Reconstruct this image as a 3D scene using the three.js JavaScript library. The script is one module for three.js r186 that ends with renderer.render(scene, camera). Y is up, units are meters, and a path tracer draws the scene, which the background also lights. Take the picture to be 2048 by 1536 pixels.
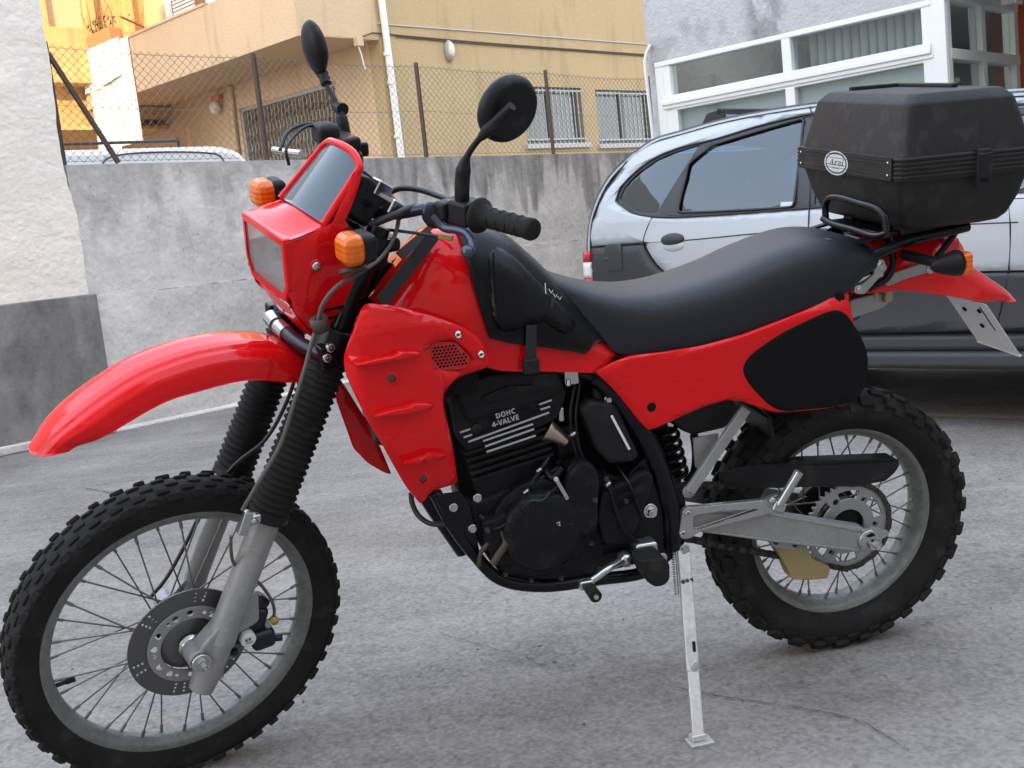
import * as THREE from 'three';
import { mergeGeometries } from 'three/addons/utils/BufferGeometryUtils.js';
import { RoundedBoxGeometry } from 'three/addons/geometries/RoundedBoxGeometry.js';
import { FontLoader } from 'three/addons/loaders/FontLoader.js';
import { TextGeometry } from 'three/addons/geometries/TextGeometry.js';

// ---------------------------------------------------------------- camera, sky, sun, exposure
const scene = new THREE.Scene();
const camera = new THREE.PerspectiveCamera(38.49, 4 / 3, 0.05, 400);
camera.rotation.order = 'YXZ';
camera.position.set(0, 1.06, 0);
camera.rotation.set(-7.7 * Math.PI / 180, 0, -6.15 * Math.PI / 180);

const renderer = new THREE.WebGLRenderer({ antialias: true });
renderer.setSize(1024, 768);
renderer.toneMapping = THREE.LinearToneMapping;
renderer.toneMappingExposure = 4.5;
renderer.shadowMap.enabled = true;
renderer.shadowMap.type = THREE.PCFSoftShadowMap;

const sunDir = new THREE.Vector3(-0.17, 0.27, 0.95).normalize();
{
  const w = 256, h = 128, d = new Float32Array(w * h * 4);
  for (let j = 0; j < h; j++) for (let i = 0; i < w; i++) {
    const el = ((j + 0.5) / h - 0.5) * Math.PI, az = ((i + 0.5) / w - 0.5) * 2 * Math.PI;
    const v = [Math.cos(el) * Math.cos(az), Math.sin(el), Math.cos(el) * Math.sin(az)];
    const u = Math.max(0, v[1]), k = Math.pow(1 - u, 3.2);
    const cs = v[0] * sunDir.x + v[1] * sunDir.y + v[2] * sunDir.z, g = Math.pow(Math.max(0, cs), 6) * 0.35;
    let r = 0.475 + k * 0.54 + g * 1.0, gg = 0.55 + k * 0.45 + g * 0.76, b = 0.69 + k * 0.27 + g * 0.46;
    if (v[1] < 0) { r = 0.22; gg = 0.21; b = 0.2; }
    const o = (j * w + i) * 4; d[o] = r; d[o + 1] = gg; d[o + 2] = b; d[o + 3] = 1;
  }
  const t = new THREE.DataTexture(d, w, h, THREE.RGBAFormat, THREE.FloatType);
  t.mapping = THREE.EquirectangularReflectionMapping; t.magFilter = THREE.LinearFilter; t.minFilter = THREE.LinearFilter; t.needsUpdate = true;
  scene.background = t; scene.environment = t;
}
const sun = new THREE.DirectionalLight(new THREE.Color(1, 0.66, 0.36), 2.0);
sun.position.copy(sunDir).multiplyScalar(60); sun.target.position.set(0, 0, -6);
sun.castShadow = true; sun.shadow.mapSize.set(2048, 2048); sun.shadow.radius = 1;
Object.assign(sun.shadow.camera, { left: -30, right: 30, top: 30, bottom: -30, near: 1, far: 160 });
scene.add(sun, sun.target);

// ---------------------------------------------------------------- helpers
const PI = Math.PI, V3 = (x, y, z) => new THREE.Vector3(x, y, z);
let seed = 7;
const rnd = () => { seed = (seed * 1664525 + 1013904223) >>> 0; return seed / 4294967296; };
const lerp = (a, b, t) => a + (b - a) * t, clamp = (x, a, b) => Math.min(b, Math.max(a, x));
const sstep = (a, b, x) => { const t = clamp((x - a) / (b - a), 0, 1); return t * t * (3 - 2 * t); };
const H2 = (x, y, s) => { let h = (x * 374761393 + y * 668265263 + s * 2147483647) | 0; h = Math.imul(h ^ (h >>> 13), 1274126177); h ^= h >>> 16; return (h >>> 0) / 4294967296; };
// tileable value noise, px,py = lattice period
function vn(x, y, px, py, s) {
  const xi = Math.floor(x), yi = Math.floor(y); let fx = x - xi, fy = y - yi; fx = fx * fx * (3 - 2 * fx); fy = fy * fy * (3 - 2 * fy);
  const a = ((xi % px) + px) % px, b = (a + 1) % px, c = ((yi % py) + py) % py, d = (c + 1) % py;
  return lerp(lerp(H2(a, c, s), H2(b, c, s), fx), lerp(H2(a, d, s), H2(b, d, s), fx), fy);
}
function fbm(u, v, f, oct, s, fy = f) { let r = 0, a = 0.5, t = 0; for (let i = 0; i < oct; i++) { r += a * vn(u * f, v * fy, f, fy, s + i * 17); t += a; a *= 0.55; f *= 2; fy *= 2; } return r / t; }
const toS = c => Math.round(255 * clamp(c <= 0.0031308 ? c * 12.92 : 1.055 * Math.pow(c, 1 / 2.4) - 0.055, 0, 1));
// colour texture from a function of (u,v) giving linear rgb; size in metres
function tex(w, h, mx, my, fn, srgb = true) {
  const d = new Uint8Array(w * h * 4);
  for (let j = 0; j < h; j++) for (let i = 0; i < w; i++) {
    const c = fn((i + 0.5) / w, (j + 0.5) / h), o = (j * w + i) * 4;
    if (srgb) { d[o] = toS(c[0]); d[o + 1] = toS(c[1]); d[o + 2] = toS(c[2]); } else { const q = Math.round(255 * clamp(c, 0, 1)); d[o] = d[o + 1] = d[o + 2] = q; }
    d[o + 3] = 255;
  }
  const t = new THREE.DataTexture(d, w, h, THREE.RGBAFormat); t.wrapS = t.wrapT = THREE.RepeatWrapping;
  t.magFilter = THREE.LinearFilter; t.minFilter = THREE.LinearMipmapLinearFilter; t.generateMipmaps = true;
  if (srgb) t.colorSpace = THREE.SRGBColorSpace; t.repeat.set(1 / mx, 1 / my); t.needsUpdate = true; return t;
}
// geometry bookkeeping: every geometry becomes non-indexed with box-projected uv in metres
function fin(g) {
  const keepUV = g.userData.keepUV;
  if (g.index) g = g.toNonIndexed();
  if (!g.attributes.normal) g.computeVertexNormals();
  for (const k of Object.keys(g.attributes)) if (!['position', 'normal', 'uv'].includes(k)) g.deleteAttribute(k);
  if (!keepUV) {
    const p = g.attributes.position, uv = new Float32Array(p.count * 2), a = V3(), b = V3(), c = V3();
    for (let i = 0; i < p.count; i += 3) {
      a.fromBufferAttribute(p, i); b.fromBufferAttribute(p, i + 1); c.fromBufferAttribute(p, i + 2);
      const n = b.clone().sub(a).cross(c.clone().sub(a)), x = Math.abs(n.x), y = Math.abs(n.y), z = Math.abs(n.z);
      [a, b, c].forEach((q, k) => { const o = (i + k) * 2; if (y >= x && y >= z) { uv[o] = q.x; uv[o + 1] = q.z; } else if (x >= z) { uv[o] = q.z; uv[o + 1] = q.y; } else { uv[o] = q.x; uv[o + 1] = q.y; } });
    }
    g.setAttribute('uv', new THREE.BufferAttribute(uv, 2));
  }
  g.morphAttributes = {}; return g;
}
const J = (...gs) => { gs = gs.flat(3).filter(Boolean).map(g => g.userData.done ? g : (g = fin(g), g.userData.done = true, g)); if (gs.length === 1) return gs[0]; const m = mergeGeometries(gs); m.userData.done = true; return m; };
function put(name, geo, mat, parent = scene) {
  const m = new THREE.Mesh(J(geo), mat); m.name = name; m.castShadow = m.receiveShadow = true; parent.add(m); return m;
}
const names = {};
function uniq(n) { const k = names[n] = (names[n] ?? -1) + 1; return k ? n + '_' + String(k).padStart(3, '0') : n; }
function tag(o, label, category, group, kind) { o.userData.label = label; if (category) o.userData.category = category; if (group) o.userData.group = group; if (kind) o.userData.kind = kind; return o; }
function thing(name, label, category, group) { const g = new THREE.Group(); g.name = uniq(name); scene.add(g); return tag(g, label, category, group); }
function part(name, parent) { const g = new THREE.Group(); g.name = name; parent.add(g); return g; }

const box = (w, h, d, x = 0, y = 0, z = 0) => new THREE.BoxGeometry(w, h, d).translate(x, y, z);
const span = (x0, x1, y0, y1, z0, z1) => box(Math.abs(x1 - x0), Math.abs(y1 - y0), Math.abs(z1 - z0), (x0 + x1) / 2, (y0 + y1) / 2, (z0 + z1) / 2);
const rbox = (w, h, d, r, x = 0, y = 0, z = 0, s = 2) => new RoundedBoxGeometry(w, h, d, s, r).translate(x, y, z);
const rspan = (x0, x1, y0, y1, z0, z1, r) => rbox(Math.abs(x1 - x0), Math.abs(y1 - y0), Math.abs(z1 - z0), r, (x0 + x1) / 2, (y0 + y1) / 2, (z0 + z1) / 2);
const arr = p => Array.isArray(p) ? V3(p[0], p[1], p[2]) : p;
function between(g, p0, p1, up) { // geometry along +y from 0..len -> p0..p1 ; its z turned towards up
  const d = p1.clone().sub(p0).normalize(); let z = up ? up.clone() : (Math.abs(d.z) < 0.9 ? V3(0, 0, 1) : V3(1, 0, 0));
  const x = d.clone().cross(z).normalize(); z = x.clone().cross(d);
  return g.applyMatrix4(new THREE.Matrix4().makeBasis(x, d, z).setPosition(p0));
}
function cyl(p0, p1, r0, r1 = r0, n = 16) { p0 = arr(p0); p1 = arr(p1); const l = p0.distanceTo(p1); return between(new THREE.CylinderGeometry(r1, r0, l, n).translate(0, l / 2, 0), p0, p1); }
function bar(p0, p1, w, h, r = 0.002, up) { p0 = arr(p0); p1 = arr(p1); const l = p0.distanceTo(p1); return between(rbox(w, l, h, r, 0, l / 2, 0), p0, p1, up); }
// tube through points with varying radius and closed ends
function sweep(pts, r, radial = 8, n, closed = false) {
  const c = new THREE.CatmullRomCurve3(pts.map(arr), closed, 'centripetal'); n = n || pts.length * 6;
  const P = c.getSpacedPoints(n), pos = [], idx = []; const R = typeof r === 'function' ? r : () => r;
  let N = null;
  for (let i = 0; i <= n; i++) {
    const T = P[Math.min(n, i + 1)].clone().sub(P[Math.max(0, i - 1)]).normalize();
    if (!N) { N = Math.abs(T.y) < 0.9 ? V3(0, 1, 0) : V3(1, 0, 0); }
    N.sub(T.clone().multiplyScalar(N.dot(T))).normalize(); const B = T.clone().cross(N);
    for (let k = 0; k < radial; k++) { const a = k / radial * 2 * PI, q = P[i].clone().addScaledVector(N, Math.cos(a) * R(i / n)).addScaledVector(B, Math.sin(a) * R(i / n)); pos.push(q.x, q.y, q.z); }
  }
  for (let i = 0; i < n; i++) for (let k = 0; k < radial; k++) { const a = i * radial + k, b = i * radial + (k + 1) % radial; idx.push(a, b, a + radial, b, b + radial, a + radial); }
  const g = new THREE.BufferGeometry(); g.setAttribute('position', new THREE.Float32BufferAttribute(pos, 3)); g.setIndex(idx); g.computeVertexNormals();
  const caps = [0, n].map(i => { const q = []; for (let k = 0; k < radial; k++) { const a = (i * radial + k) * 3, b = (i * radial + (k + 1) % radial) * 3; const A = [pos[a], pos[a + 1], pos[a + 2]], Bq = [pos[b], pos[b + 1], pos[b + 2]], C = [P[i].x, P[i].y, P[i].z]; q.push(...(i ? [...C, ...A, ...Bq] : [...C, ...Bq, ...A])); } const h = new THREE.BufferGeometry(); h.setAttribute('position', new THREE.Float32BufferAttribute(q, 3)); h.computeVertexNormals(); return h; });
  return J(g, caps);
}
// lathe about the z axis through (x,y): profile [[radius, z], ...]
function turn(prof, x = 0, y = 0, n = 64) { return new THREE.LatheGeometry(prof.map(p => new THREE.Vector2(p[0], p[1])), n).rotateX(PI / 2).scale(1, 1, 1).translate(x, y, 0); }
function smooth2(pts, n, closed = true, tension = 0.5) { return new THREE.CatmullRomCurve3(pts.map(p => V3(p[0], p[1], 0)), closed, 'centripetal', tension).getSpacedPoints(n).slice(0, closed ? n : n + 1).map(p => [p.x, p.y]); }
// rounds the corners of a polygon
function roundPoly(pts, r, n = 4) {
  const out = [], L = pts.length;
  for (let i = 0; i < L; i++) {
    const p = pts[i], a = pts[(i + L - 1) % L], b = pts[(i + 1) % L], da = Math.hypot(a[0] - p[0], a[1] - p[1]), db = Math.hypot(b[0] - p[0], b[1] - p[1]);
    const ra = Math.min(r, da * 0.45), rb = Math.min(r, db * 0.45), A = [p[0] + (a[0] - p[0]) * ra / da, p[1] + (a[1] - p[1]) * ra / da], B = [p[0] + (b[0] - p[0]) * rb / db, p[1] + (b[1] - p[1]) * rb / db];
    for (let k = 0; k <= n; k++) { const t = k / n; out.push([(1 - t) * (1 - t) * A[0] + 2 * t * (1 - t) * p[0] + t * t * B[0], (1 - t) * (1 - t) * A[1] + 2 * t * (1 - t) * p[1] + t * t * B[1]]); }
  }
  return out;
}
const shapeOf = (pts, holes = []) => { const s = new THREE.Shape(pts.map(p => new THREE.Vector2(p[0], p[1]))); for (const h of holes) s.holes.push(new THREE.Path(h.map(p => new THREE.Vector2(p[0], p[1])))); return s; };
const circ = (x, y, r, n = 12, rot = 0) => Array.from({ length: n }, (_, i) => [x + r * Math.cos(i / n * 2 * PI + rot), y + r * Math.sin(i / n * 2 * PI + rot)]);
// flat plate in the xy plane between z0 and z1 with bevelled edges
function plate(pts, z0, z1, bev = 0.0015, holes = []) {
  const g = new THREE.ExtrudeGeometry(shapeOf(pts, holes), { depth: z1 - z0 - 2 * bev, bevelEnabled: bev > 0, bevelThickness: bev, bevelSize: bev, bevelOffset: -bev, bevelSegments: 2, curveSegments: 1 });
  return g.translate(0, 0, z0 + bev);
}
// curved panel: outline in xy, z from a function, rounded border of radius r, thickness t
function panel(pts, zf, t = 0.004, r = 0.01, maxE = 0.03, holes = []) {
  const sh = new THREE.ShapeGeometry(shapeOf(pts, holes)); let P = [], T = []; const sp = sh.attributes.position, si = sh.index;
  for (let i = 0; i < sp.count; i++) P.push([sp.getX(i), sp.getY(i)]);
  for (let i = 0; i < si.count; i += 3) T.push([si.getX(i), si.getX(i + 1), si.getX(i + 2)]);
  for (let it = 0; it < 7; it++) { // split the longest edge of every triangle, conforming
    const mid = new Map(); let any = false;
    const need = (a, b) => Math.hypot(P[a][0] - P[b][0], P[a][1] - P[b][1]) > maxE;
    const gm = (a, b) => { const k = a < b ? a + '_' + b : b + '_' + a; if (!mid.has(k)) { mid.set(k, P.length); P.push([(P[a][0] + P[b][0]) / 2, (P[a][1] + P[b][1]) / 2]); } return mid.get(k); };
    const N = [];
    for (const [a, b, c] of T) {
      const e = [need(a, b), need(b, c), need(c, a)], k = e[0] + e[1] + e[2];
      if (!k) { N.push([a, b, c]); continue; } any = true;
      if (k === 3) { const x = gm(a, b), y = gm(b, c), z = gm(c, a); N.push([a, x, z], [x, b, y], [z, y, c], [x, y, z]); }
      else { let [p, q, s] = e[0] ? [a, b, c] : e[1] ? [b, c, a] : [c, a, b]; let f = e[0] ? [e[0], e[1], e[2]] : e[1] ? [e[1], e[2], e[0]] : [e[2], e[0], e[1]];
        if (k === 1) { const x = gm(p, q); N.push([p, x, s], [x, q, s]); }
        else { if (!f[1]) { [p, q, s] = [s, p, q]; } const x = gm(p, q), y = gm(q, s); N.push([p, x, y], [x, q, y], [p, y, s]); } }
    }
    T = N; if (!any) break;
  }
  const loops = [pts, ...holes];
  const dist = p => { let m = 1e9; for (const L of loops) for (let i = 0; i < L.length; i++) { const a = L[i], b = L[(i + 1) % L.length], dx = b[0] - a[0], dy = b[1] - a[1], l = dx * dx + dy * dy || 1e-9; const u = clamp(((p[0] - a[0]) * dx + (p[1] - a[1]) * dy) / l, 0, 1); m = Math.min(m, Math.hypot(a[0] + u * dx - p[0], a[1] + u * dy - p[1])); } return m; };
  const Z = typeof zf === 'function' ? zf : () => zf;
  const top = P.map(p => { const d = dist(p), k = d < r ? r - Math.sqrt(Math.max(0, r * r - (r - d) * (r - d))) : 0; return Z(p[0], p[1]) - k; });
  const pos = [], idx = [], M = P.length;
  P.forEach((p, i) => pos.push(p[0], p[1], top[i])); P.forEach((p, i) => pos.push(p[0], p[1], Math.min(top[i] - 0.0008, Z(p[0], p[1]) - t)));
  T.forEach(([a, b, c]) => { idx.push(a, b, c, M + a, M + c, M + b); });
  const cnt = new Map(); T.forEach(t => [[t[0], t[1]], [t[1], t[2]], [t[2], t[0]]].forEach(([a, b]) => cnt.set(a + '_' + b, [a, b])));
  for (const [k, [a, b]] of cnt) if (!cnt.has(b + '_' + a)) idx.push(b, a, M + b, a, M + a, M + b);
  const g = new THREE.BufferGeometry(); g.setAttribute('position', new THREE.Float32BufferAttribute(pos, 3)); g.setIndex(idx); g.computeVertexNormals(); return g;
}
// smooth patch through a grid of control points [row][col] -> [x,y,z]; given thickness, closed all round
const cr = (a, b, c, d, t) => 0.5 * (2 * b + (c - a) * t + (2 * a - 5 * b + 4 * c - d) * t * t + (3 * b - a - 3 * c + d) * t * t * t);
function crArr(A, t) { const n = A.length - 1, x = clamp(t, 0, 1) * n, i = Math.min(n - 1, Math.floor(x)), f = x - i, g = k => A[clamp(k, 0, n)]; const a = i > 0 ? g(i - 1) : g(i).map((v, k) => 2 * v - g(i + 1)[k]), d = i + 2 <= n ? g(i + 2) : g(i + 1).map((v, k) => 2 * v - g(i)[k]); return g(i).map((v, k) => cr(a[k], v, g(i + 1)[k], d[k], f)); }
function gridGeo(fn, nu, nv, thick = 0, wrapV = false) {
  const pos = [], idx = [], W = nv + 1; const P = [];
  for (let i = 0; i <= nu; i++) for (let j = 0; j <= nv; j++) { const p = fn(i / nu, j / nv); P.push(V3(p[0], p[1], p[2])); }
  P.forEach(p => pos.push(p.x, p.y, p.z));
  for (let i = 0; i < nu; i++) for (let j = 0; j < nv; j++) { const a = i * W + j; idx.push(a, a + 1, a + W, a + 1, a + W + 1, a + W); }
  const g = new THREE.BufferGeometry(); g.setAttribute('position', new THREE.Float32BufferAttribute(pos, 3)); g.setIndex(idx); g.computeVertexNormals();
  if (!thick) return g;
  const N = g.attributes.normal, M = P.length, p2 = pos.slice(), ix = idx.slice();
  for (let i = 0; i < M; i++) p2.push(pos[3 * i] - N.getX(i) * thick, pos[3 * i + 1] - N.getY(i) * thick, pos[3 * i + 2] - N.getZ(i) * thick);
  for (let i = 0; i < idx.length; i += 3) ix.push(M + idx[i], M + idx[i + 2], M + idx[i + 1]);
  const edge = (a, b) => ix.push(a, M + a, b, b, M + a, M + b);
  const q = new THREE.BufferGeometry();
  for (let j = 0; j < nv; j++) { edge(j + 1, j); edge(nu * W + j, nu * W + j + 1); }
  for (let i = 0; i < nu; i++) { edge(i * W, (i + 1) * W); edge((i + 1) * W + nv, i * W + nv); }
  q.setAttribute('position', new THREE.Float32BufferAttribute(p2, 3)); q.setIndex(ix); q.computeVertexNormals(); return q;
}
const patch = (G, nu, nv, thick = 0) => gridGeo((u, v) => crArr(G.map(r => crArr(r, v)), u), nu, nv, thick);
// closed body lofted through stations {t:[x,y] crown, b:[x,y] lower edge, w: half width}; section is a superellipse
function loftFn(st, p = 0.6, q = 0.6) {
  const A = st.map(s => [s.t[0], s.t[1], s.b[0], s.b[1], s.w]);
  return (s, th) => { const k = crArr(A, s), c = Math.cos(th), sn = Math.sin(th), e = Math.pow(Math.abs(sn), p), z = Math.sign(c) * Math.pow(Math.abs(c), q) * k[4]; return [lerp(k[2], k[0], e), lerp(k[3], k[1], e), z]; };
}
function capFan(ring, flip) { const c = V3(), q = []; ring.forEach(p => c.add(V3(...p))); c.multiplyScalar(1 / ring.length); for (let i = 0; i < ring.length - 1; i++) q.push(c.x, c.y, c.z, ...(flip ? [...ring[i + 1], ...ring[i]] : [...ring[i], ...ring[i + 1]])); const g = new THREE.BufferGeometry(); g.setAttribute('position', new THREE.Float32BufferAttribute(q, 3)); g.computeVertexNormals(); return g; }
function loftBody(f, nu = 40, nv = 28) {
  const ring = u => { const r = []; for (let j = 0; j <= nv; j++) r.push(f(u, j / nv * PI)); return r; };
  const side = gridGeo((u, v) => f(u, v * PI), nu, nv), floor = gridGeo((u, v) => { const a = f(u, 0), b = f(u, PI); return a.map((x, k) => lerp(b[k], x, v)); }, nu, 2);
  return J(side, floor, capFan(ring(0), false), capFan(ring(1), true));
}
const mat = (r, g, b, rough, metal = 0, extra = {}) => { const m = new THREE.MeshPhysicalMaterial({ roughness: rough, metalness: metal, ...extra }); m.color.setRGB(r, g, b); return m; };
const mirrorZ = g => { g = J(g).clone(); g.scale(1, 1, -1); const p = g.attributes; for (const k of ['position', 'normal', 'uv']) { const a = p[k], s = a.itemSize; for (let i = 0; i < a.count; i += 3) for (let c = 0; c < s; c++) { const t = a.array[(i + 1) * s + c]; a.array[(i + 1) * s + c] = a.array[(i + 2) * s + c]; a.array[(i + 2) * s + c] = t; } } g.userData.done = true; return g; };

// ---------------------------------------------------------------- materials of the setting
const concreteTex = tex(2048, 2048, 5, 5, (u, v) => {
  const a = fbm(u, v, 8, 5, 3), b = fbm(u, v, 180, 3, 9), c = fbm(u, v, 14, 4, 21, 60), w = fbm(u, v, 620, 2, 33);
  let k = 0.197 + 0.14 * (a - 0.5) + 0.05 * (b - 0.5) + 0.07 * (c - 0.5) + 0.14 * (w - 0.5);
  const pit = fbm(u, v, 300, 2, 57); if (pit > 0.78) k *= 0.74;
  const dirt = sstep(0.55, 0.75, fbm(u, v, 5, 4, 71)); k *= 1 - 0.13 * dirt;
  return [k * (1.07 + 0.03 * dirt), k * 0.98, k * (0.88 - 0.05 * dirt)];
});
const concreteBump = tex(1024, 1024, 1.6, 1.6, (u, v) => 0.5 * fbm(u, v, 90, 4, 5) + 0.5 * fbm(u, v, 8, 3, 6, 60), false);
const M = {};
M.ground = mat(1, 1, 1, 0.92, 0, { map: concreteTex, bumpMap: concreteBump, bumpScale: 0.004 });
// weathered render of the boundary wall: 9 m x 1.9 m
const wallTex = tex(2048, 512, 9, 1.9, (u, v) => {
  const x = u * 9, y = v * 1.9, n = fbm(u, v, 40, 5, 11, 9), f = fbm(u, v, 330, 3, 12, 80), big = fbm(u, v, 9, 4, 13, 3);
  let k = 0.57 + 0.24 * (n - 0.5) + 0.14 * (f - 0.5) + 0.26 * (big - 0.5);
  // mildew running down from the coping, with an outline of its own
  const len = 0.10 + 1.1 * Math.pow(fbm(u, 0.5, 60, 3, 14, 1), 2.0) * (0.45 + 0.75 * sstep(1.5, 3.5, x)), edge = 1.85 - len;
  const run = sstep(edge - 0.08, edge + 0.16, y + 0.10 * (fbm(u, v, 120, 3, 15, 24) - 0.5)); k *= 1 - (0.18 + 0.46 * fbm(u, v, 150, 3, 16, 4)) * run * (0.7 + 0.4 * sstep(1, 4, x)); k *= 1 - 0.25 * sstep(0.55, 0.72, fbm(u, v, 45, 4, 23, 5)) * sstep(0.9, 1.6, y);
  // patches where the top coat is lost
  const pt = fbm(u, v, 22, 4, 17, 6); if (pt > 0.56) k = lerp(k, 0.60 + 0.1 * (f - 0.5), 0.8 * sstep(0.56, 0.60, pt) * (1 - sstep(1.15, 1.3, y)));
  const wm = sstep(0.86, 0.92, y) * (1 - sstep(1.18, 1.30, y + 0.2 * (pt - 0.5))); if (x > 3.4) k = lerp(k, 0.56 + 0.2 * (f - 0.5), wm * sstep(0.42, 0.52, fbm(u, v, 36, 4, 19, 10)));
  const sp = fbm(u, v, 500, 2, 20, 110); if (sp > 0.83) k *= 0.7;
  return [k * 1.05, k * 0.98, k * 0.90];
});
const wallBump = tex(1024, 512, 3, 1.5, (u, v) => 0.6 * fbm(u, v, 60, 5, 41, 30) + 0.4 * fbm(u, v, 12, 4, 42, 6), false);
M.wall = mat(1, 1, 1, 0.95, 0, { map: wallTex, bumpMap: wallBump, bumpScale: 0.012 });
const plinthTex = tex(1024, 512, 3, 1.2, (u, v) => {
  const n = fbm(u, v, 24, 5, 51, 9), f = fbm(u, v, 200, 3, 52, 80), s = fbm(u, v, 26, 4, 53, 4); let k = 0.20 + 0.16 * (s - 0.5) + 0.10 * (n - 0.5) + 0.06 * (f - 0.5);
  return [k * 1.05, k * 0.99, k * 0.92];
});
M.plinth = mat(1, 1, 1, 0.9, 0, { map: plinthTex, bumpMap: wallBump, bumpScale: 0.006 });
const limeTex = tex(1024, 1024, 3, 3, (u, v) => {
  const n = fbm(u, v, 7, 5, 61, 11), f = fbm(u, v, 160, 3, 62, 160), big = fbm(u, v, 5, 4, 63); let k = 0.82 + 0.12 * (n - 0.5) + 0.10 * (f - 0.5) + 0.10 * (big - 0.5);
  const sc = fbm(u, v, 30, 4, 64, 60); if (sc > 0.68) k *= 0.93; const b = sstep(0.5, 0.7, big);
  return [k * 1.06, k * (0.955 - 0.015 * b), k * (0.845 - 0.03 * b)];
});
const limeBump = tex(1024, 1024, 3, 3, (u, v) => 0.6 * fbm(u, v, 8, 5, 65, 14) + 0.4 * fbm(u, v, 70, 3, 66, 90), false);
M.lime = mat(1, 1, 1, 0.9, 0, { map: limeTex, bumpMap: limeBump, bumpScale: 0.014 });
const stucco = (r, g, b, s) => tex(512, 512, 4, 4, (u, v) => { const k = 1 + 0.16 * (fbm(u, v, 5, 4, s, 3) - 0.5) + 0.10 * (fbm(u, v, 130, 3, s + 1) - 0.5) - 0.12 * sstep(0.58, 0.75, fbm(u, v, 20, 4, s + 2, 3)); return [r * k, g * k, b * k]; });
const stBump = tex(512, 512, 1, 1, (u, v) => fbm(u, v, 60, 4, 77), false);
M.yellow = mat(1, 1, 1, 0.9, 0, { map: stucco(0.43, 0.315, 0.165, 80), bumpMap: stBump, bumpScale: 0.006 });
M.peach = mat(1, 1, 1, 0.9, 0, { map: stucco(0.54, 0.39, 0.24, 84), bumpMap: stBump, bumpScale: 0.006 });
M.ochre = mat(1, 1, 1, 0.9, 0, { map: stucco(0.52, 0.35, 0.15, 88), bumpMap: stBump, bumpScale: 0.006 });
M.soffit = mat(0.46, 0.44, 0.42, 0.9, 0, { bumpMap: stBump, bumpScale: 0.004 });
M.blockwall = mat(1, 1, 1, 0.9, 0, { map: stucco(0.55, 0.5, 0.42, 92) });
const renderTex = tex(1024, 512, 4, 2, (u, v) => {
  const f = fbm(u, v, 130, 4, 95, 65), m = fbm(u, v, 10, 5, 96, 5); let k = 0.48 + 0.10 * (f - 0.5);
  const d = 0.45 * sstep(0.60, 0.75, m + 0.25 * (fbm(u, v, 60, 3, 97, 30) - 0.5)) + 0.95 * sstep(0.30, 0.52, fbm(u, v, 40, 4, 98, 12)) * (1 - sstep(0.775, 0.81, u)) * sstep(0.70, 0.74, u); k *= 1 - 0.42 * d; return [k * 0.99, k * 0.99, k * 0.99];
});
M.render = mat(1, 1, 1, 0.9, 0, { map: renderTex, bumpMap: stBump, bumpScale: 0.005 });
M.whiteFrame = mat(0.78, 0.78, 0.76, 0.4, 0, { bumpMap: stBump, bumpScale: 0.001 });
M.whitePipe = mat(0.74, 0.72, 0.68, 0.5);
M.galv = mat(0.45, 0.45, 0.44, 0.5, 0.6);
M.rust = mat(0.10, 0.065, 0.05, 0.8, 0.2);
M.wire = mat(0.17, 0.15, 0.13, 0.6, 0.3);
M.frameGrey = mat(0.16, 0.16, 0.15, 0.6);
M.pane = mat(0.10, 0.12, 0.13, 0.06, 0, { specularIntensity: 1 });
M.shopGlass = mat(0.86, 0.92, 0.93, 0.03, 0, { transmission: 1, thickness: 0, ior: 1.5 });
M.cloth = mat(0.80, 0.79, 0.78, 0.9, 0, { transmission: 0.25, thickness: 0 });
M.terracotta = mat(0.55, 0.16, 0.07, 0.8);
M.leaf = mat(0.10, 0.09, 0.03, 0.8); M.twig = mat(0.18, 0.07, 0.03, 0.8);
M.vanWhite = mat(0.72, 0.73, 0.73, 0.3, 0, { clearcoat: 0.4 });
M.blackTrim = mat(0.02, 0.02, 0.022, 0.55);
M.orangeWall = mat(0.45, 0.10, 0.03, 0.8);
M.lampGlass = mat(0.7, 0.66, 0.55, 0.25);
M.gateIron = mat(0.36, 0.35, 0.31, 0.6, 0.3);
M.roomGrey = mat(0.55, 0.56, 0.56, 0.9); M.blind = mat(0.50, 0.49, 0.47, 0.8);
M.doorWood = mat(0.26, 0.15, 0.08, 0.6); M.barWhite = mat(0.42, 0.42, 0.40, 0.5);
M.yellowPaint = mat(0.30, 0.26, 0.13, 0.9);
M.tube = mat(0.9, 0.9, 0.88, 0.4); M.tube.emissive.setRGB(1, 0.97, 0.92); M.tube.emissiveIntensity = 0.5;
M.dirt = mat(0.045, 0.042, 0.04, 1);

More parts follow.
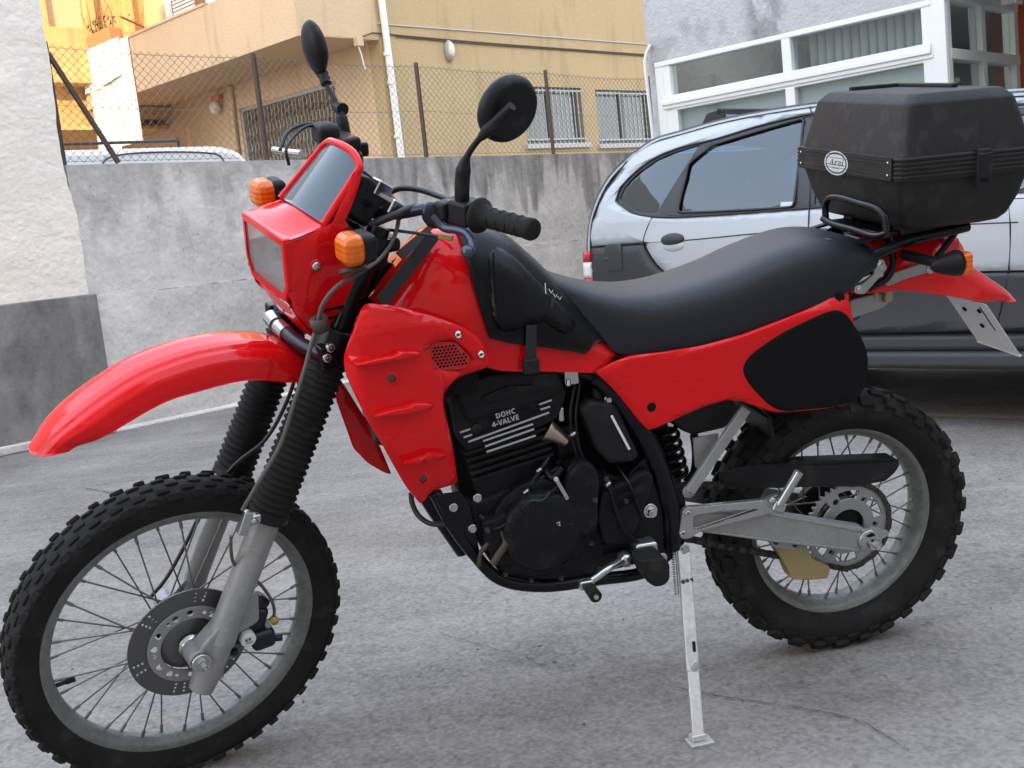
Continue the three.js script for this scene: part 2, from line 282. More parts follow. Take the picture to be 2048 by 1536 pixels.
// ---------------------------------------------------------------- ground
{
  const g = new THREE.PlaneGeometry(160, 160, 1, 1).rotateX(-PI / 2).translate(0, 0, -10); const uv = g.attributes.uv, p = g.attributes.position;
  for (let i = 0; i < p.count; i++) uv.setXY(i, p.getX(i), p.getZ(i)); g.userData.keepUV = true;
  const ground = tag(put('ground', g, M.ground), 'pale grey broom-finished concrete yard', null, null, 'structure');
  // hairline cracks filled with dirt
  const crack = (pts, w0) => {
    const P = []; for (let i = 0; i < pts.length - 1; i++) { const n = Math.max(3, Math.round(Math.hypot(pts[i + 1][0] - pts[i][0], pts[i + 1][1] - pts[i][1]) / 0.012)); for (let k = 0; k < n; k++) P.push([lerp(pts[i][0], pts[i + 1][0], k / n) + (rnd() - 0.5) * 0.007, lerp(pts[i][1], pts[i + 1][1], k / n) + (rnd() - 0.5) * 0.007]); }
    const q = []; let prev = null;
    P.forEach((a, i) => { const b = P[Math.min(P.length - 1, i + 1)], c = P[Math.max(0, i - 1)]; const dx = b[0] - c[0], dz = b[1] - c[1], l = Math.hypot(dx, dz) || 1, w = w0 * (0.35 + rnd()) * Math.min(1, i / 6, (P.length - 1 - i) / 6); const L = [a[0] - dz / l * w, 0.004, a[1] + dx / l * w], R = [a[0] + dz / l * w, 0.004, a[1] - dx / l * w]; if (prev) q.push(...prev[0], ...L, ...prev[1], ...prev[1], ...L, ...R); prev = [L, R]; });
    const g = new THREE.BufferGeometry(); g.setAttribute('position', new THREE.Float32BufferAttribute(q, 3)); g.computeVertexNormals(); put('crack', g, M.dirt, ground);
  };
  crack([[0.2567,-2.4157],[0.3494,-2.3469],[0.3955,-2.3081],[0.4516,-2.2727],[0.5011,-2.2397],[0.568,-2.1954],[0.6081,-2.1612],[0.6428,-2.115],[0.6601,-2.0568],[0.6787,-2.0073],[0.6814,-1.9554]], 0.0014);
  crack([[-0.2848,-2.9204],[-0.1919,-2.8178],[-0.105,-2.7288],[-0.0412,-2.6832],[-0.0119,-2.6093],[0.0696,-2.5615],[0.1072,-2.5419]], 0.001);
  crack([[-2.2898,-5.6246],[-2.115,-5.4642],[-1.7499,-5.0696]], 0.003); crack([[-2.2951,-5.6386],[-1.9901,-5.6677],[-1.7094,-5.7989]], 0.003);
  crack([[1.8514,-5.5099],[2.0536,-5.5702],[2.187,-5.275],[2.4378,-5.1937]], 0.006);
  const st = [[1.2336,-5.8368],[2.3082,-4.8658],[2.2781,-4.8036],[1.2169,-5.7629]].map(p => [p[0], -p[1]]);
  put('painted_line', new THREE.ShapeGeometry(shapeOf(st)).rotateX(-PI / 2).translate(0, 0.004, 0), M.yellowPaint, ground);
}

{ // loose grit lying on the concrete
  const gs = []; for (let i = 0; i < 420; i++) { const r = 0.0012 + 0.0035 * Math.pow(rnd(), 4), z = -1.5 - 5.5 * Math.pow(rnd(), 1.3), x = (rnd() - 0.5) * (1.6 - z * 1.0); gs.push(new THREE.IcosahedronGeometry(r, 0).scale(1, 0.6, 1 + rnd()).rotateY(rnd() * 6).translate(x, r * 0.4, z)); }
  tag(put('grit', J(gs), mat(0.13, 0.115, 0.10, 0.95)), 'dark loose grit scattered over the concrete', 'grit', null, 'stuff');
}

// ---------------------------------------------------------------- site frame: a along the boundary wall, c towards the yard
const SITE = V3(-2.83, 0, -7.58), sA = V3(Math.SQRT1_2, 0, -Math.SQRT1_2), sN = V3(Math.SQRT1_2, 0, Math.SQRT1_2);
function siteThing(name, label, category, base, group) {
  const g = thing(name, label, category, group); g.userData.base = undefined; g.position.copy(SITE).addScaledVector(sA, base[0]).addScaledVector(sN, base[2]); g.position.y = base[1]; g.rotation.y = PI / 4;
  delete g.userData.base; g.put = (n, geo, m, parent = g) => put(n, J(geo).clone().translate(-base[0], -base[1], -base[2]), m, parent); return g;
}
const keep = g => { g.userData.done = true; return g; };

{ // grey boundary wall
  const w = siteThing('boundary_wall', 'stained grey concrete wall carrying the chain-link fence', 'wall', [0, 0, 0]);
  const upper = new THREE.BoxGeometry(12, 0.9, 0.2, 60, 8, 1).translate(6, 1.39, -0.1);
  { const p = upper.attributes.position; for (let i = 0; i < p.count; i++) if (p.getY(i) > 1.8) p.setY(i, p.getY(i) - 0.0085 * p.getX(i) + 0.006 * (H2(Math.round(p.getX(i) * 5), 3, 1) - 0.5)); upper.computeVertexNormals(); }
  w.put('upper_face', upper, M.wall);
  const lower = new THREE.BoxGeometry(12, 0.945, 0.21, 240, 12, 1).translate(6, 0.4725, -0.095);
  { const p = lower.attributes.position; for (let i = 0; i < p.count; i++) { const x = p.getX(i), y = p.getY(i); if (y > 0.9) p.setY(i, y - 0.012 * vn(x * 9, 1, 9999, 9, 31) - 0.03 * Math.max(0, vn(x * 1.7, 2, 9999, 9, 32) - 0.6)); if (p.getZ(i) > 0) p.setZ(i, 0.028 + 0.008 * (vn(x * 5, y * 7, 9999, 99, 33) - 0.5) - (y > 0.9 ? 0.008 * vn(x * 14, 3, 9999, 9, 34) : 0)); } lower.computeVertexNormals(); }
  w.put('lower_face', lower, M.wall);
  // footing splash of mortar along the foot
  const pts = [[0, 0]]; 
  w.put('footing', between(new THREE.CylinderGeometry(0.03, 0.03, 12, 5).translate(0, 6, 0), V3(0, -0.005, 0.022), V3(12, -0.005, 0.022)), M.wall);
}
{ // white rendered house on the left
  const w = siteThing('white_house', 'whitewashed rough-plastered house wall above a dark grey plinth', 'house', [-5, 0, 0]);
  const f = new THREE.BoxGeometry(9.6, 3.4, 0.12, 96, 60, 1).translate(-4.82, 2.66, -0.02);
  { const p = f.attributes.position; for (let i = 0; i < p.count; i++) { const x = p.getX(i), y = p.getY(i); if (p.getZ(i) > 0) p.setZ(i, 0.04 + 0.016 * (vn(x * 1.3, y * 4, 999, 999, 4) - 0.5) + 0.004 * (vn(x * 6, y * 12, 999, 999, 5) - 0.5)); if (x > -0.1) p.setX(i, x + 0.035 * (vn(y * 4, 1, 999, 999, 6) - 0.5) + 0.012 * (vn(y * 17, 2, 999, 999, 8) - 0.5) + (y < 1.9 ? 0.035 * (1.9 - y) : 0)); } f.computeVertexNormals(); }
  w.put('plastered_wall', f, M.lime);
  w.put('body', span(-9.6, -0.06, 0, 4.3, -3.2, -0.09), M.lime);
  w.put('plinth', rspan(-9.6, 0.05, 0.055, 0.965, -0.2, 0.055, 0.012), M.plinth);
  w.put('kerb', rspan(-9.6, 0.03, 0, 0.06, -0.1, 0.085, 0.015), M.wall);
}
{ // chain-link fence on the boundary wall
  const f = siteThing('chain_link_fence', 'rusty chain-link fence on top of the grey wall', 'fence', [0, 1.8, -0.1]);
  const topY = a => 1.8525 - 0.0085 * a, H = 0.79;
  for (const a of [0.035, 1.67, 3.345, 5.045, 6.75]) f.put('post', J(span(a - 0.022, a + 0.022, topY(a) - 0.05, topY(a) + H + 0.03, -0.115, -0.105), span(a - 0.022, a - 0.016, topY(a) - 0.05, topY(a) + H + 0.03, -0.105, -0.075)), M.rust);
  f.put('brace', bar([0.04, topY(0) + 0.74, -0.09], [0.42, topY(0), -0.085], 0.03, 0.03, 0.002), M.rust);
  for (const h of [0.02, 0.40, H - 0.005]) { const pts = []; for (let a = 0.03; a <= 8.4; a += 0.42) { const q = (a % 1.68) / 1.68; pts.push([a, topY(a) + h - 0.02 * Math.sin(q * PI) * (h > 0.1 ? 1 : 0), -0.098]); } f.put('line_wire', sweep(pts, 0.0016, 4, 60), M.wire); }
  const W = 0.064, hh = 0.064, rows = Math.round(H / (hh / 2)), gs = [];
  const tri = []; const seg = (p, q, r) => { const d = [q[0] - p[0], q[1] - p[1], q[2] - p[2]], n = [-d[1], d[0], 0], l = Math.hypot(n[0], n[1]); n[0] *= r / l; n[1] *= r / l; const c = [[p[0] + n[0], p[1] + n[1], p[2]], [p[0] - n[0], p[1] - n[1], p[2]], [p[0], p[1], p[2] + r * 1.4]], e = c.map(v => [v[0] + d[0], v[1] + d[1], v[2] + d[2]]); for (let k = 0; k < 3; k++) { const m = (k + 1) % 3; tri.push(...c[k], ...c[m], ...e[k], ...c[m], ...e[m], ...e[k]); } };
  for (let i = 0; i < 130; i++) {
    let a0 = 0.05 + i * W / 1, ph = i & 1;
    let prev = null; for (let r = 0; r <= rows; r++) {
      const jx = 0.006 * (rnd() - 0.5), jy = 0.004 * (rnd() - 0.5), sag = 0.018 * Math.sin(((a0 % 1.68) / 1.68) * PI) * (r / rows);
      const x = a0 + ((r & 1) ? W * 0.5 : -W * 0.0) + jx, p = [x, topY(a0) + 0.012 + r * H / rows - sag + jy, -0.098 + ((r & 1) ? 0.003 : -0.003)]; if (prev) seg(prev, p, 0.0017); prev = p;
    }
    prev = null; for (let r = 0; r <= rows; r++) {
      const jx = 0.006 * (rnd() - 0.5), sag = 0.018 * Math.sin(((a0 % 1.68) / 1.68) * PI) * (r / rows); const x = a0 + ((r & 1) ? W * 0.5 : W * 1.0) + jx, p = [x, topY(a0) + 0.012 + r * H / rows - sag, -0.098 + ((r & 1) ? -0.003 : 0.003)]; if (prev) seg(prev, p, 0.0017); prev = p;
    }
  }
  const g = new THREE.BufferGeometry(); g.setAttribute('position', new THREE.Float32BufferAttribute(tri, 3)); g.computeVertexNormals();
  f.put('wire_mesh', g, M.wire).userData.kind = 'stuff';
}

// ---------------------------------------------------------------- yellow apartment house behind the wall
{
  const y = siteThing('yellow_house', 'yellow stuccoed apartment house with balcony behind the fence', 'house', [7, 0, -5]);
  const F = -5, XA = 7.09;
  // right-hand facade with two window openings
  const op = (x0, x1, y0, y1) => [[x0, y0], [x0, y1], [x1, y1], [x1, y0]];
  const wins = [[9.95, 11.42, 2.47, 3.39], [11.78, 13.42, 2.44, 3.37]];
  y.put('front_wall', plate([[XA, -0.5], [24, -0.5], [24, 10], [XA, 10]], F - 0.25, F, 0, wins.map(w => op(...w))), M.yellow);
  y.put('wall_groove', span(XA, 24, 4.19, 4.205, F, F + 0.02), M.soffit);
  for (const [x0, x1, y0, y1] of wins) {
    const w = part('window', y); const P = (n, g, m) => y.put(n, g, m, w);
    P('frame', J(span(x0, x1, y1 - 0.05, y1, F - 0.16, F - 0.1), span(x0, x1, y0, y0 + 0.05, F - 0.16, F - 0.1), span(x0, x0 + 0.05, y0, y1, F - 0.16, F - 0.1), span(x1 - 0.05, x1, y0, y1, F - 0.16, F - 0.1), span((x0 + x1) / 2 - 0.05, (x0 + x1) / 2 + 0.03, y0, y1, F - 0.16, F - 0.09)), M.frameGrey);
    P('room', J(span(x0 - 0.3, x1 + 0.3, y0 - 1.5, y1 + 0.4, F - 2.6, F - 2.5), span(x0 - 0.3, x1 + 0.3, y1 + 0.4, y1 + 0.5, F - 2.6, F - 0.251), span(x0 - 0.3, x1 + 0.3, y0 - 1.6, y0 - 1.5, F - 2.6, F - 0.251), span(x0 - 0.4, x0 - 0.3, y0 - 1.6, y1 + 0.5, F - 2.6, F - 0.251), span(x1 + 0.3, x1 + 0.4, y0 - 1.6, y1 + 0.5, F - 2.6, F - 0.251)), M.roomGrey); P('glass', span(x0 + 0.05, x1 - 0.05, y0 + 0.05, y1 - 0.05, F - 0.13, F - 0.125), M.shopGlass);
    P('sill', rspan(x0 - 0.06, x1 + 0.06, y0 - 0.08, y0, F - 0.1, F + 0.06, 0.01), M.soffit);
    const n = 13; for (let i = 0; i <= n; i++) P('bar', cyl([lerp(x0 + 0.04, x1 - 0.04, i / n), y0 + 0.01, F + 0.015], [lerp(x0 + 0.04, x1 - 0.04, i / n), y1 - 0.02, F + 0.015], 0.0095, 0.0095, 6), M.barWhite);
    for (const yy of [y0 + 0.06, y1 - 0.07]) P('bar_rail', span(x0, x1, yy, yy + 0.025, F + 0.005, F + 0.012), M.barWhite);
  }
  // left-hand facade (faces the alley), with the gate opening
  const gc = [-8.78, -6.12, 3.6];
  { const g = plate([[-13, -0.5], [F - 0.25, -0.5], [F - 0.25, 10], [-13, 10]], 0, 0.25, 0, [[[gc[0], 0.2], [gc[0], gc[2]], [gc[1], gc[2]], [gc[1], 0.2]]]); g.applyMatrix4(new THREE.Matrix4().makeBasis(V3(0, 0, 1), V3(0, 1, 0), V3(-1, 0, 0)).setPosition(XA + 0.25, 0, 0)); y.put('side_wall', g, M.peach); }
  y.put('gate_passage', J(span(XA + 3, XA + 3.1, 0, 3.8, -9.1, -5.7), span(XA + 0.251, XA + 3, 3.7, 3.8, -9, -5.8), span(XA + 0.251, XA + 3, 0, 0.1, -9, -5.8), span(XA + 0.251, XA + 3, 0, 3.8, -9.1, -9), span(XA + 0.251, XA + 3, 0, 3.8, -5.8, -5.7)), M.peach);
  const gate = part('folding_gate', y);
  y.put('gate_frame', J(span(XA + 0.02, XA + 0.1, gc[2] - 0.06, gc[2], gc[0], gc[1]), span(XA + 0.02, XA + 0.1, 0.2, gc[2], gc[0], gc[0] + 0.06), span(XA + 0.02, XA + 0.1, 0.2, gc[2], gc[1] - 0.06, gc[1])), M.gateIron, gate);
  for (let i = 0; i <= 26; i++) { const c = lerp(gc[0] + 0.05, gc[1] - 0.05, i / 26); y.put('gate_bar', span(XA + 0.05, XA + 0.062, 1.4, gc[2] - 0.05, c - 0.008, c + 0.008), M.gateIron, gate); }
  const lat = []; for (let i = 0; i < 26; i += 1) for (let r = 0; r < 8; r++) { const c0 = lerp(gc[0] + 0.05, gc[1] - 0.05, i / 26), c1 = lerp(gc[0] + 0.05, gc[1] - 0.05, (i + 1) / 26), y0 = 1.5 + r * 0.26 + ((i & 1) ? 0.26 : 0); if (y0 + 0.26 < gc[2]) { lat.push(bar([XA + 0.045, y0, (i & 1) ? c0 : c0], [XA + 0.045, y0 + ((i & 1) ? -0.26 : 0.26), c1], 0.014, 0.004, 0.001)); lat.push(bar([XA + 0.04, y0 + ((i & 1) ? -0.26 : 0.26), c0], [XA + 0.04, y0, c1], 0.014, 0.004, 0.001)); } }
  y.put('gate_lattice', J(lat), M.gateIron, gate).userData.kind = 'stuff';
  // balcony along the alley side
  const BA = 5.725, B0 = -11.35;
  const bal = part('balcony', y);
  y.put('slab', span(BA + 0.02, XA, 3.99, 4.13, B0, F - 0.001), M.peach, bal);
  y.put('parapet', J(span(BA, BA + 0.12, 3.97, 4.83, B0, F), span(BA + 0.12, XA, 3.975, 6.4, F - 0.12, F - 0.004)), M.peach, bal);
  y.put('coping', rspan(BA - 0.02, BA + 0.14, 4.83, 4.87, B0, F - 2.2, 0.008), M.peach, bal);
  y.put('corner_pier', span(BA - 0.003, BA + 0.35, 3.972, 8, F - 1.9, F - 0.003), M.peach, bal);
  // upper wall behind the balcony with shuttered openings
  for (const [c0, c1] of [[-8.1, -7.2], [-10.4, -9.2]]) {
    const w = part('balcony_door', y); y.put('door_leaf', span(XA - 0.012, XA - 0.004, 4.2, 6.4, c0, c1), M.doorWood, w);
    y.put('shutter', span(XA - 0.09, XA - 0.02, 4.2, 6.4, c1, c1 + 0.5), M.whiteFrame, w); y.put('door_jamb', span(XA - 0.09, XA - 0.02, 4.2, 6.4, c0 - 0.12, c0), M.whiteFrame, w);
    for (let k = 0; k < 22; k++) y.put('slat', span(XA - 0.02, XA - 0.008, 4.9 + k * 0.06, 4.94 + k * 0.06, c0 + 0.02, lerp(c0, c1, 0.62)), M.whiteFrame, w);
  }
  y.put('upper_side_wall', span(XA + 0.001, XA + 0.3, 4.13, 10, -13, F - 0.26), M.peach);
  // far wing closing the alley
  const FW = -11.4; const wing = part('rear_wing', y);
  y.put('wing_wall', span(1.0, XA, 3.66, 9, FW - 0.4, FW), M.ochre, wing);
  y.put('wing_beam', span(6.35, XA, 3.78, 3.97, FW, FW + 0.45), M.ochre, wing);
  y.put('wing_soffit', span(1.0, XA, 3.6, 3.66, FW - 4, FW + 0.3), M.ochre, wing);
  y.put('wing_back', span(1.0, XA + 3, 0, 3.6, FW - 4.2, FW - 4), M.peach, wing);
  y.put('wing_step', span(4.3, 5.7, 2.55, 2.95, FW - 3.9, FW - 3.2), M.ochre, wing);
  y.put('wing_parapet', span(4.6, 6.9, 4.35, 5.25, FW, FW + 0.5), M.ochre, wing);
  for (const a of [5.15, 6.0, 6.72]) y.put('pilaster', span(a - 0.08, a + 0.08, 5.25, 8.5, FW, FW + 0.14), M.ochre, wing);
  y.put('wing_window', J(span(4.35, 4.75, 5.4, 7, FW, FW + 0.03)), M.whiteFrame, wing);
  y.put('wing_recess', span(5.25, 5.9, 5.3, 7.2, FW, FW + 0.012), M.peach, wing);
  // fittings
  y.put('downpipe', J(cyl([7.2, 1.2, F + 0.07], [7.1, 10, F + 0.07], 0.05, 0.05, 14), [2.6, 3.35, 3.75, 5].map(h => cyl([7.185 - (h - 1.2) * 0.0114, h, F + 0.07], [7.185 - (h - 1.2) * 0.0114, h + 0.05, F + 0.07], 0.056, 0.056, 14))), M.whitePipe);
  y.put('cable', J(sweep([[6.72, 3.98, F + 0.05], [6.95, 4.06, F + 0.03], [7.4, 4.055, F + 0.02], [9.2, 4.03, F + 0.02], [11, 4.02, F + 0.02], [16, 4.0, F + 0.02]], 0.011, 5), sweep([[7.4, 4.035, F + 0.02], [9.2, 4.005, F + 0.02], [11, 4.0, F + 0.02], [16, 3.97, F + 0.02]], 0.008, 5)), M.rust);
  y.put('junction_box', rspan(6.62, 6.74, 3.86, 3.99, F, F + 0.09, 0.012), M.peach);
  y.put('loose_wire', sweep([[6.66, 3.87, F + 0.05], [6.69, 3.75, F + 0.06], [6.72, 3.62, F + 0.05], [6.73, 3.55, F + 0.06]], 0.01, 5), M.whitePipe);
  { const l = part('wall_lamp', y); const g = new THREE.SphereGeometry(1, 16, 12).scale(0.085, 0.16, 0.09).translate(8.41, 3.875, F + 0.02); y.put('lamp_housing', g, M.gateIron, l); y.put('lamp_lens', new THREE.SphereGeometry(1, 16, 12).scale(0.055, 0.11, 0.05).translate(8.4, 3.885, F + 0.08), M.lampGlass, l); }
  y.put('side_drainpipe', cyl([XA - 0.05, 1, -9.0], [XA - 0.05, 3.98, -8.88], 0.05, 0.05, 10), M.peach);
  { const l = part('alley_lamp', y); y.put('lamp_base', rspan(XA - 0.12, XA, 3.78, 3.9, -9.42, -9.2, 0.02), M.terracotta, l); y.put('lamp_bowl', new THREE.SphereGeometry(0.1, 14, 10).scale(1, 1.1, 1).translate(XA - 0.12, 3.7, -9.31), M.lampGlass, l); }
  y.put('stay_rod', cyl([BA - 0.02, 4.89, -9.0], [BA - 0.6, 4.93, -8.6], 0.018, 0.018, 8), M.terracotta);
}
{ // bed sheet over the parapet
  const s = siteThing('bed_sheet', 'white sheets hung to dry over the balcony edge', 'sheet', [5.66, 3.2, -10.3]);
  const sh = (c0, c1, y0, y1, x, sd) => gridGeo((u, v) => [x - 0.02 * Math.sin(v * 9 + sd) * (1 - u) - 0.01 * Math.sin(v * 23 + sd), lerp(lerp(y0[0], y0[1], v), lerp(y1[0], y1[1], v), u) - 0.02 * Math.sin(v * PI) * (1 - u), lerp(c0, c1, v) + 0.012 * Math.sin(u * 5)], 18, 24, 0.004);
  s.put('long_sheet', sh(-11.1, -9.53, [3.26, 3.2], [4.84, 4.85], 5.69, 0), M.cloth);
  s.put('short_sheet', sh(-11.14, -9.75, [4.2, 4.32], [4.9, 4.89], 5.65, 2), M.cloth);
}
{ // pot with a bare shrub
  const s = siteThing('potted_shrub', 'straggly shrub in a terracotta trough on the balcony edge', 'plant', [5.8, 4.88, -10.6]);
  const g = rbox(0.24, 0.24, 1.05, 0.03, 5.79, 5.0, -10.62); s.put('trough', g, M.terracotta);
  const tw = []; for (let i = 0; i < 9; i++) { const c = -11.05 + i * 0.11, h = 0.3 + rnd() * 0.3 + (i === 4 || i === 5 ? 1.1 : 0); tw.push(sweep([[5.79, 5.08, c], [5.78 + (rnd() - 0.5) * 0.1, 5.1 + h * 0.4, c + (rnd() - 0.5) * 0.15], [5.78 + (rnd() - 0.5) * 0.2, 5.1 + h, c + (rnd() - 0.5) * 0.5]], t => 0.012 * (1 - 0.7 * t), 5)); }
  s.put('stems', J(tw), M.twig);
  const lf = []; for (let i = 0; i < 120; i++) { const big = rnd() < 0.35, c = -10.62 + (rnd() - 0.5) * (big ? 0.9 : 1.0), yy = big ? 5.7 + rnd() * 0.8 : 5.1 + rnd() * 0.25; const q = new THREE.PlaneGeometry(0.03, 0.06).rotateX(rnd() * 3).rotateY(rnd() * 6).translate(5.78 + (rnd() - 0.5) * 0.2, yy, c); lf.push(q); }
  s.put('leaves', J(lf), M.leaf).userData.kind = 'stuff';
}
{ // white van parked behind the wall
  const v = siteThing('white_van', 'white van parked behind the boundary wall, only its roof showing', 'van', [2.2, 0, -3.2]);
  const prof = roundPoly([[-1.2, 0.35], [-1.25, 1.0], [0.1, 1.25], [0.75, 1.98], [1.0, 2.13], [2.75, 2.14], [3.02, 2.06], [3.12, 1.5], [3.15, 0.35]], 0.14, 5);
  v.put('body', plate(prof.map(p => [p[0] + 0.02, p[1] + 0.11]), -4.1, -2.5, 0.06), M.vanWhite);
  v.put('side_window', plate(roundPoly([[1.75, 1.55], [1.8, 1.98], [2.75, 1.98], [2.85, 1.55]], 0.08), -2.505, -2.49, 0.002), M.pane);
  v.put('panel_groove', sweep([[1.45, 1.9, -2.497], [1.5, 2.12, -2.497], [1.62, 2.175, -2.497], [2.6, 2.178, -2.497], [2.74, 2.14, -2.497], [2.8, 1.9, -2.497]], 0.008, 5, 40), M.blackTrim);
  v.put('roof_bar', J(cyl([1.15, 2.3, -2.6], [2.35, 2.315, -2.6], 0.015, 0.015, 8), cyl([1.15, 2.22, -2.6], [1.15, 2.36, -2.6], 0.015, 0.015, 8), cyl([2.35, 2.22, -2.6], [2.35, 2.35, -2.6], 0.015, 0.015, 8)), M.blackTrim);
  for (const a of [-0.6, 2.5]) v.put('wheel', turn([[0.08, -2.52], [0.2, -2.5], [0.31, -2.5], [0.32, -2.6], [0.31, -2.72], [0.08, -2.7]], a, 0.32, 24), M.blackTrim);
}

// ---------------------------------------------------------------- workshop on the right
{
  const R = siteThing('workshop', 'workshop with white-framed windows under stained pale render', 'building', [4, 0, 3]);
  const X = 3.96, c0 = 2.01, c1 = 4.335;
  const wallN = (n, x0, x1, y0, y1, z0, z1, m, par) => R.put(n, span(x0, x1, y0, y1, z0, z1), m, par);
  wallN('rendered_wall', X + 0.0, X + 0.25, 2.272, 5, c0 - 0.03, c1 + 0.0, M.render);
  wallN('end_wall', X + 0.06, X + 6, 0, 5, c0 - 0.1, c0 - 0.031, M.render);
  wallN('sill_wall', X + 0.02, X + 0.2, 0, 0.9, c0, c1 - 0.06, M.render);
  // frames
  const fr = part('window_frame', R); const B = (n, y0, y1, z0, z1, p = 0.0, q = 0.1) => R.put(n, rspan(X - p, X + q, y0, y1, z0, z1, 0.006), M.whiteFrame, fr);
  B('post', 0.9, 2.27, c0, 2.085); B('post', 0.9, 2.27, c1 - 0.09, c1, 0.004, 0.09); B('post', 0.9, 2.262, c1 - 0.16, c1 - 0.085, 0.0);
  B('top_rail', 2.238, 2.275, c0, c1 - 0.09, 0.006); B('post', 0.9, 2.24, 2.08, 2.15, -0.004);
  B('transom', 1.965, 2.004, 2.08, c1 - 0.1, 0.012); B('transom', 1.935, 1.968, 2.06, c1 - 0.1, 0.022); B('transom', 1.905, 1.938, 2.06, c1 - 0.09, 0.008); B('transom', 1.886, 1.908, 2.09, c1 - 0.09, -0.004);
  B('mullion', 2.0, 2.242, 3.142, 3.215, 0.003); B('mullion', 0.9, 1.89, 3.148, 3.225, 0.003); B('mullion', 0.9, 1.89, 2.1, 2.19, -0.006);
  B('lower_rail', 0.9, 0.97, c0, c1);
  for (const [y0, y1, a, b] of [[2.0, 2.24, 2.15, 3.142], [2.0, 2.24, 3.215, 4.19], [0.97, 1.89, 2.19, 3.15], [0.97, 1.89, 3.225, 4.19]]) R.put('window_pane', span(X + 0.045, X + 0.051, y0, y1, a, b), M.shopGlass);
  // room behind
  const rm = part('interior', R);
  R.put('ceiling', span(X + 0.25, X + 6, 2.55, 2.65, c0, 12), M.roomGrey, rm); R.put('back_wall', span(X + 5.8, X + 6, 0, 2.6, c0, 12), M.roomGrey, rm);
  R.put('floor', span(X + 0.2, X + 6, 0.0, 0.03, c0, 12), M.roomGrey, rm);
  R.put('lower_blind', J(span(X + 0.075, X + 0.085, 0.95, 1.9, 2.15, 4.2)), M.blind, rm);
  R.put('curtain', J(Array.from({ length: 15 }, (_, i) => cyl([X + 0.3 + 0.004 * (i & 1), 1.0, 3.24 + i * 0.066], [X + 0.3 + 0.004 * (i & 1), 2.5, 3.24 + i * 0.066], 0.036, 0.036, 8))), M.blind, rm);
  for (const [a, b] of [[2.35, 2.85], [2.95, 3.4]]) R.put('ceiling_tube', cyl([X + 1.0, 2.42, a + 0.35], [X + 1.0, 2.42, b + 0.35], 0.016, 0.016, 8), M.tube, rm);
  for (const c of [2.95, 3.52]) { const l = new THREE.PointLight(new THREE.Color(1, 0.97, 0.92), 0.16); l.position.copy(SITE).addScaledVector(sA, X + 1.0).addScaledVector(sN, c); l.position.y = 2.38; l.castShadow = true; l.shadow.radius = 3; scene.add(l); }
  R.put('shelf', J(span(X + 2.5, X + 2.9, 0, 2.0, 2.3, 2.34), span(X + 2.5, X + 2.9, 1.6, 1.64, 2.3, 3.4), span(X + 2.5, X + 2.9, 1.95, 1.99, 2.3, 3.4)), M.blind, rm);
  // glazed entrance side (faces the yard)
  const en = part('entrance_frame', R); const E2 = (n, x0, x1, y0, y1, q = 0.0) => R.put(n, rspan(x0, x1, y0, y1, c1 - 0.09, c1 + q, 0.006), M.whiteFrame, en);
  E2('post', X + 0.012, X + 0.06, 0, 2.24, 0.003); E2('mullion', 4.56, 4.63, 0, 2.3, 0.0); E2('post', 5.17, 5.24, 0, 2.3, 0.0); E2('door_rail', X + 0.06, 5.24, 1.885, 1.955, 0.006); E2('top_rail', X + 0.06, 5.24, 2.26, 2.32, 0.004);
  for (const [a, b, y0, y1] of [[X + 0.06, 4.56, 1.955, 2.26], [4.63, 5.17, 1.955, 2.26], [X + 0.06, 4.56, 0.1, 1.885], [4.63, 5.17, 0.1, 1.885]]) R.put('entrance_pane', span(a, b, y0, y1, c1 - 0.045, c1 - 0.039), M.shopGlass);
  R.put('porch_soffit', span(X + 0.25, 9, 2.36, 2.5, c1 - 0.0, c1 + 2.4), M.soffit); R.put('porch_front', span(X + 0.0, X + 0.25, 2.36, 5, c1 + 0.001, c1 + 2.4), M.render);
  R.put('porch_wall', span(5.25, 6.2, 0, 2.36, c1 - 0.02, c1 + 0.12), M.orangeWall);
  R.put('inner_panel', span(4.5, 5.1, 1.0, 1.85, c1 - 1.4, c1 - 1.35), M.orangeWall, rm); R.put('poster', span(4.1, 4.4, 1.3, 1.8, c1 - 0.5, c1 - 0.49), M.yellowPaint, rm);
  { const l = part('flood_lamp', R); R.put('lamp_case', rbox(0.13, 0.1, 0.09, 0.01, 4.5, 2.26, c1 + 0.22), M.soffit, l); R.put('lamp_glass', rbox(0.12, 0.085, 0.01, 0.004, 4.49, 2.25, c1 + 0.272), M.lampGlass, l); R.put('lamp_bracket', span(4.47, 4.53, 2.3, 2.37, c1 + 0.19, c1 + 0.24), M.blackTrim, l); }
  R.put('shade_wing', span(X + 0.02, X + 4, 0, 6.5, c1 + 2.4, c1 + 14), M.render);  // unseen wing added to darken the right side of the yard
  R.put('rain_pipe', sweep([[X - 0.02, 2.42, c0 - 0.0], [X - 0.04, 2.36, c0 - 0.035], [X - 0.05, 2.3, c0 - 0.05], [X - 0.05, 2.2, c0 - 0.05], [X - 0.045, 1.5, c0 - 0.035], [X - 0.045, 0.1, c0 - 0.03]], 0.014, 8), M.whitePipe);
}
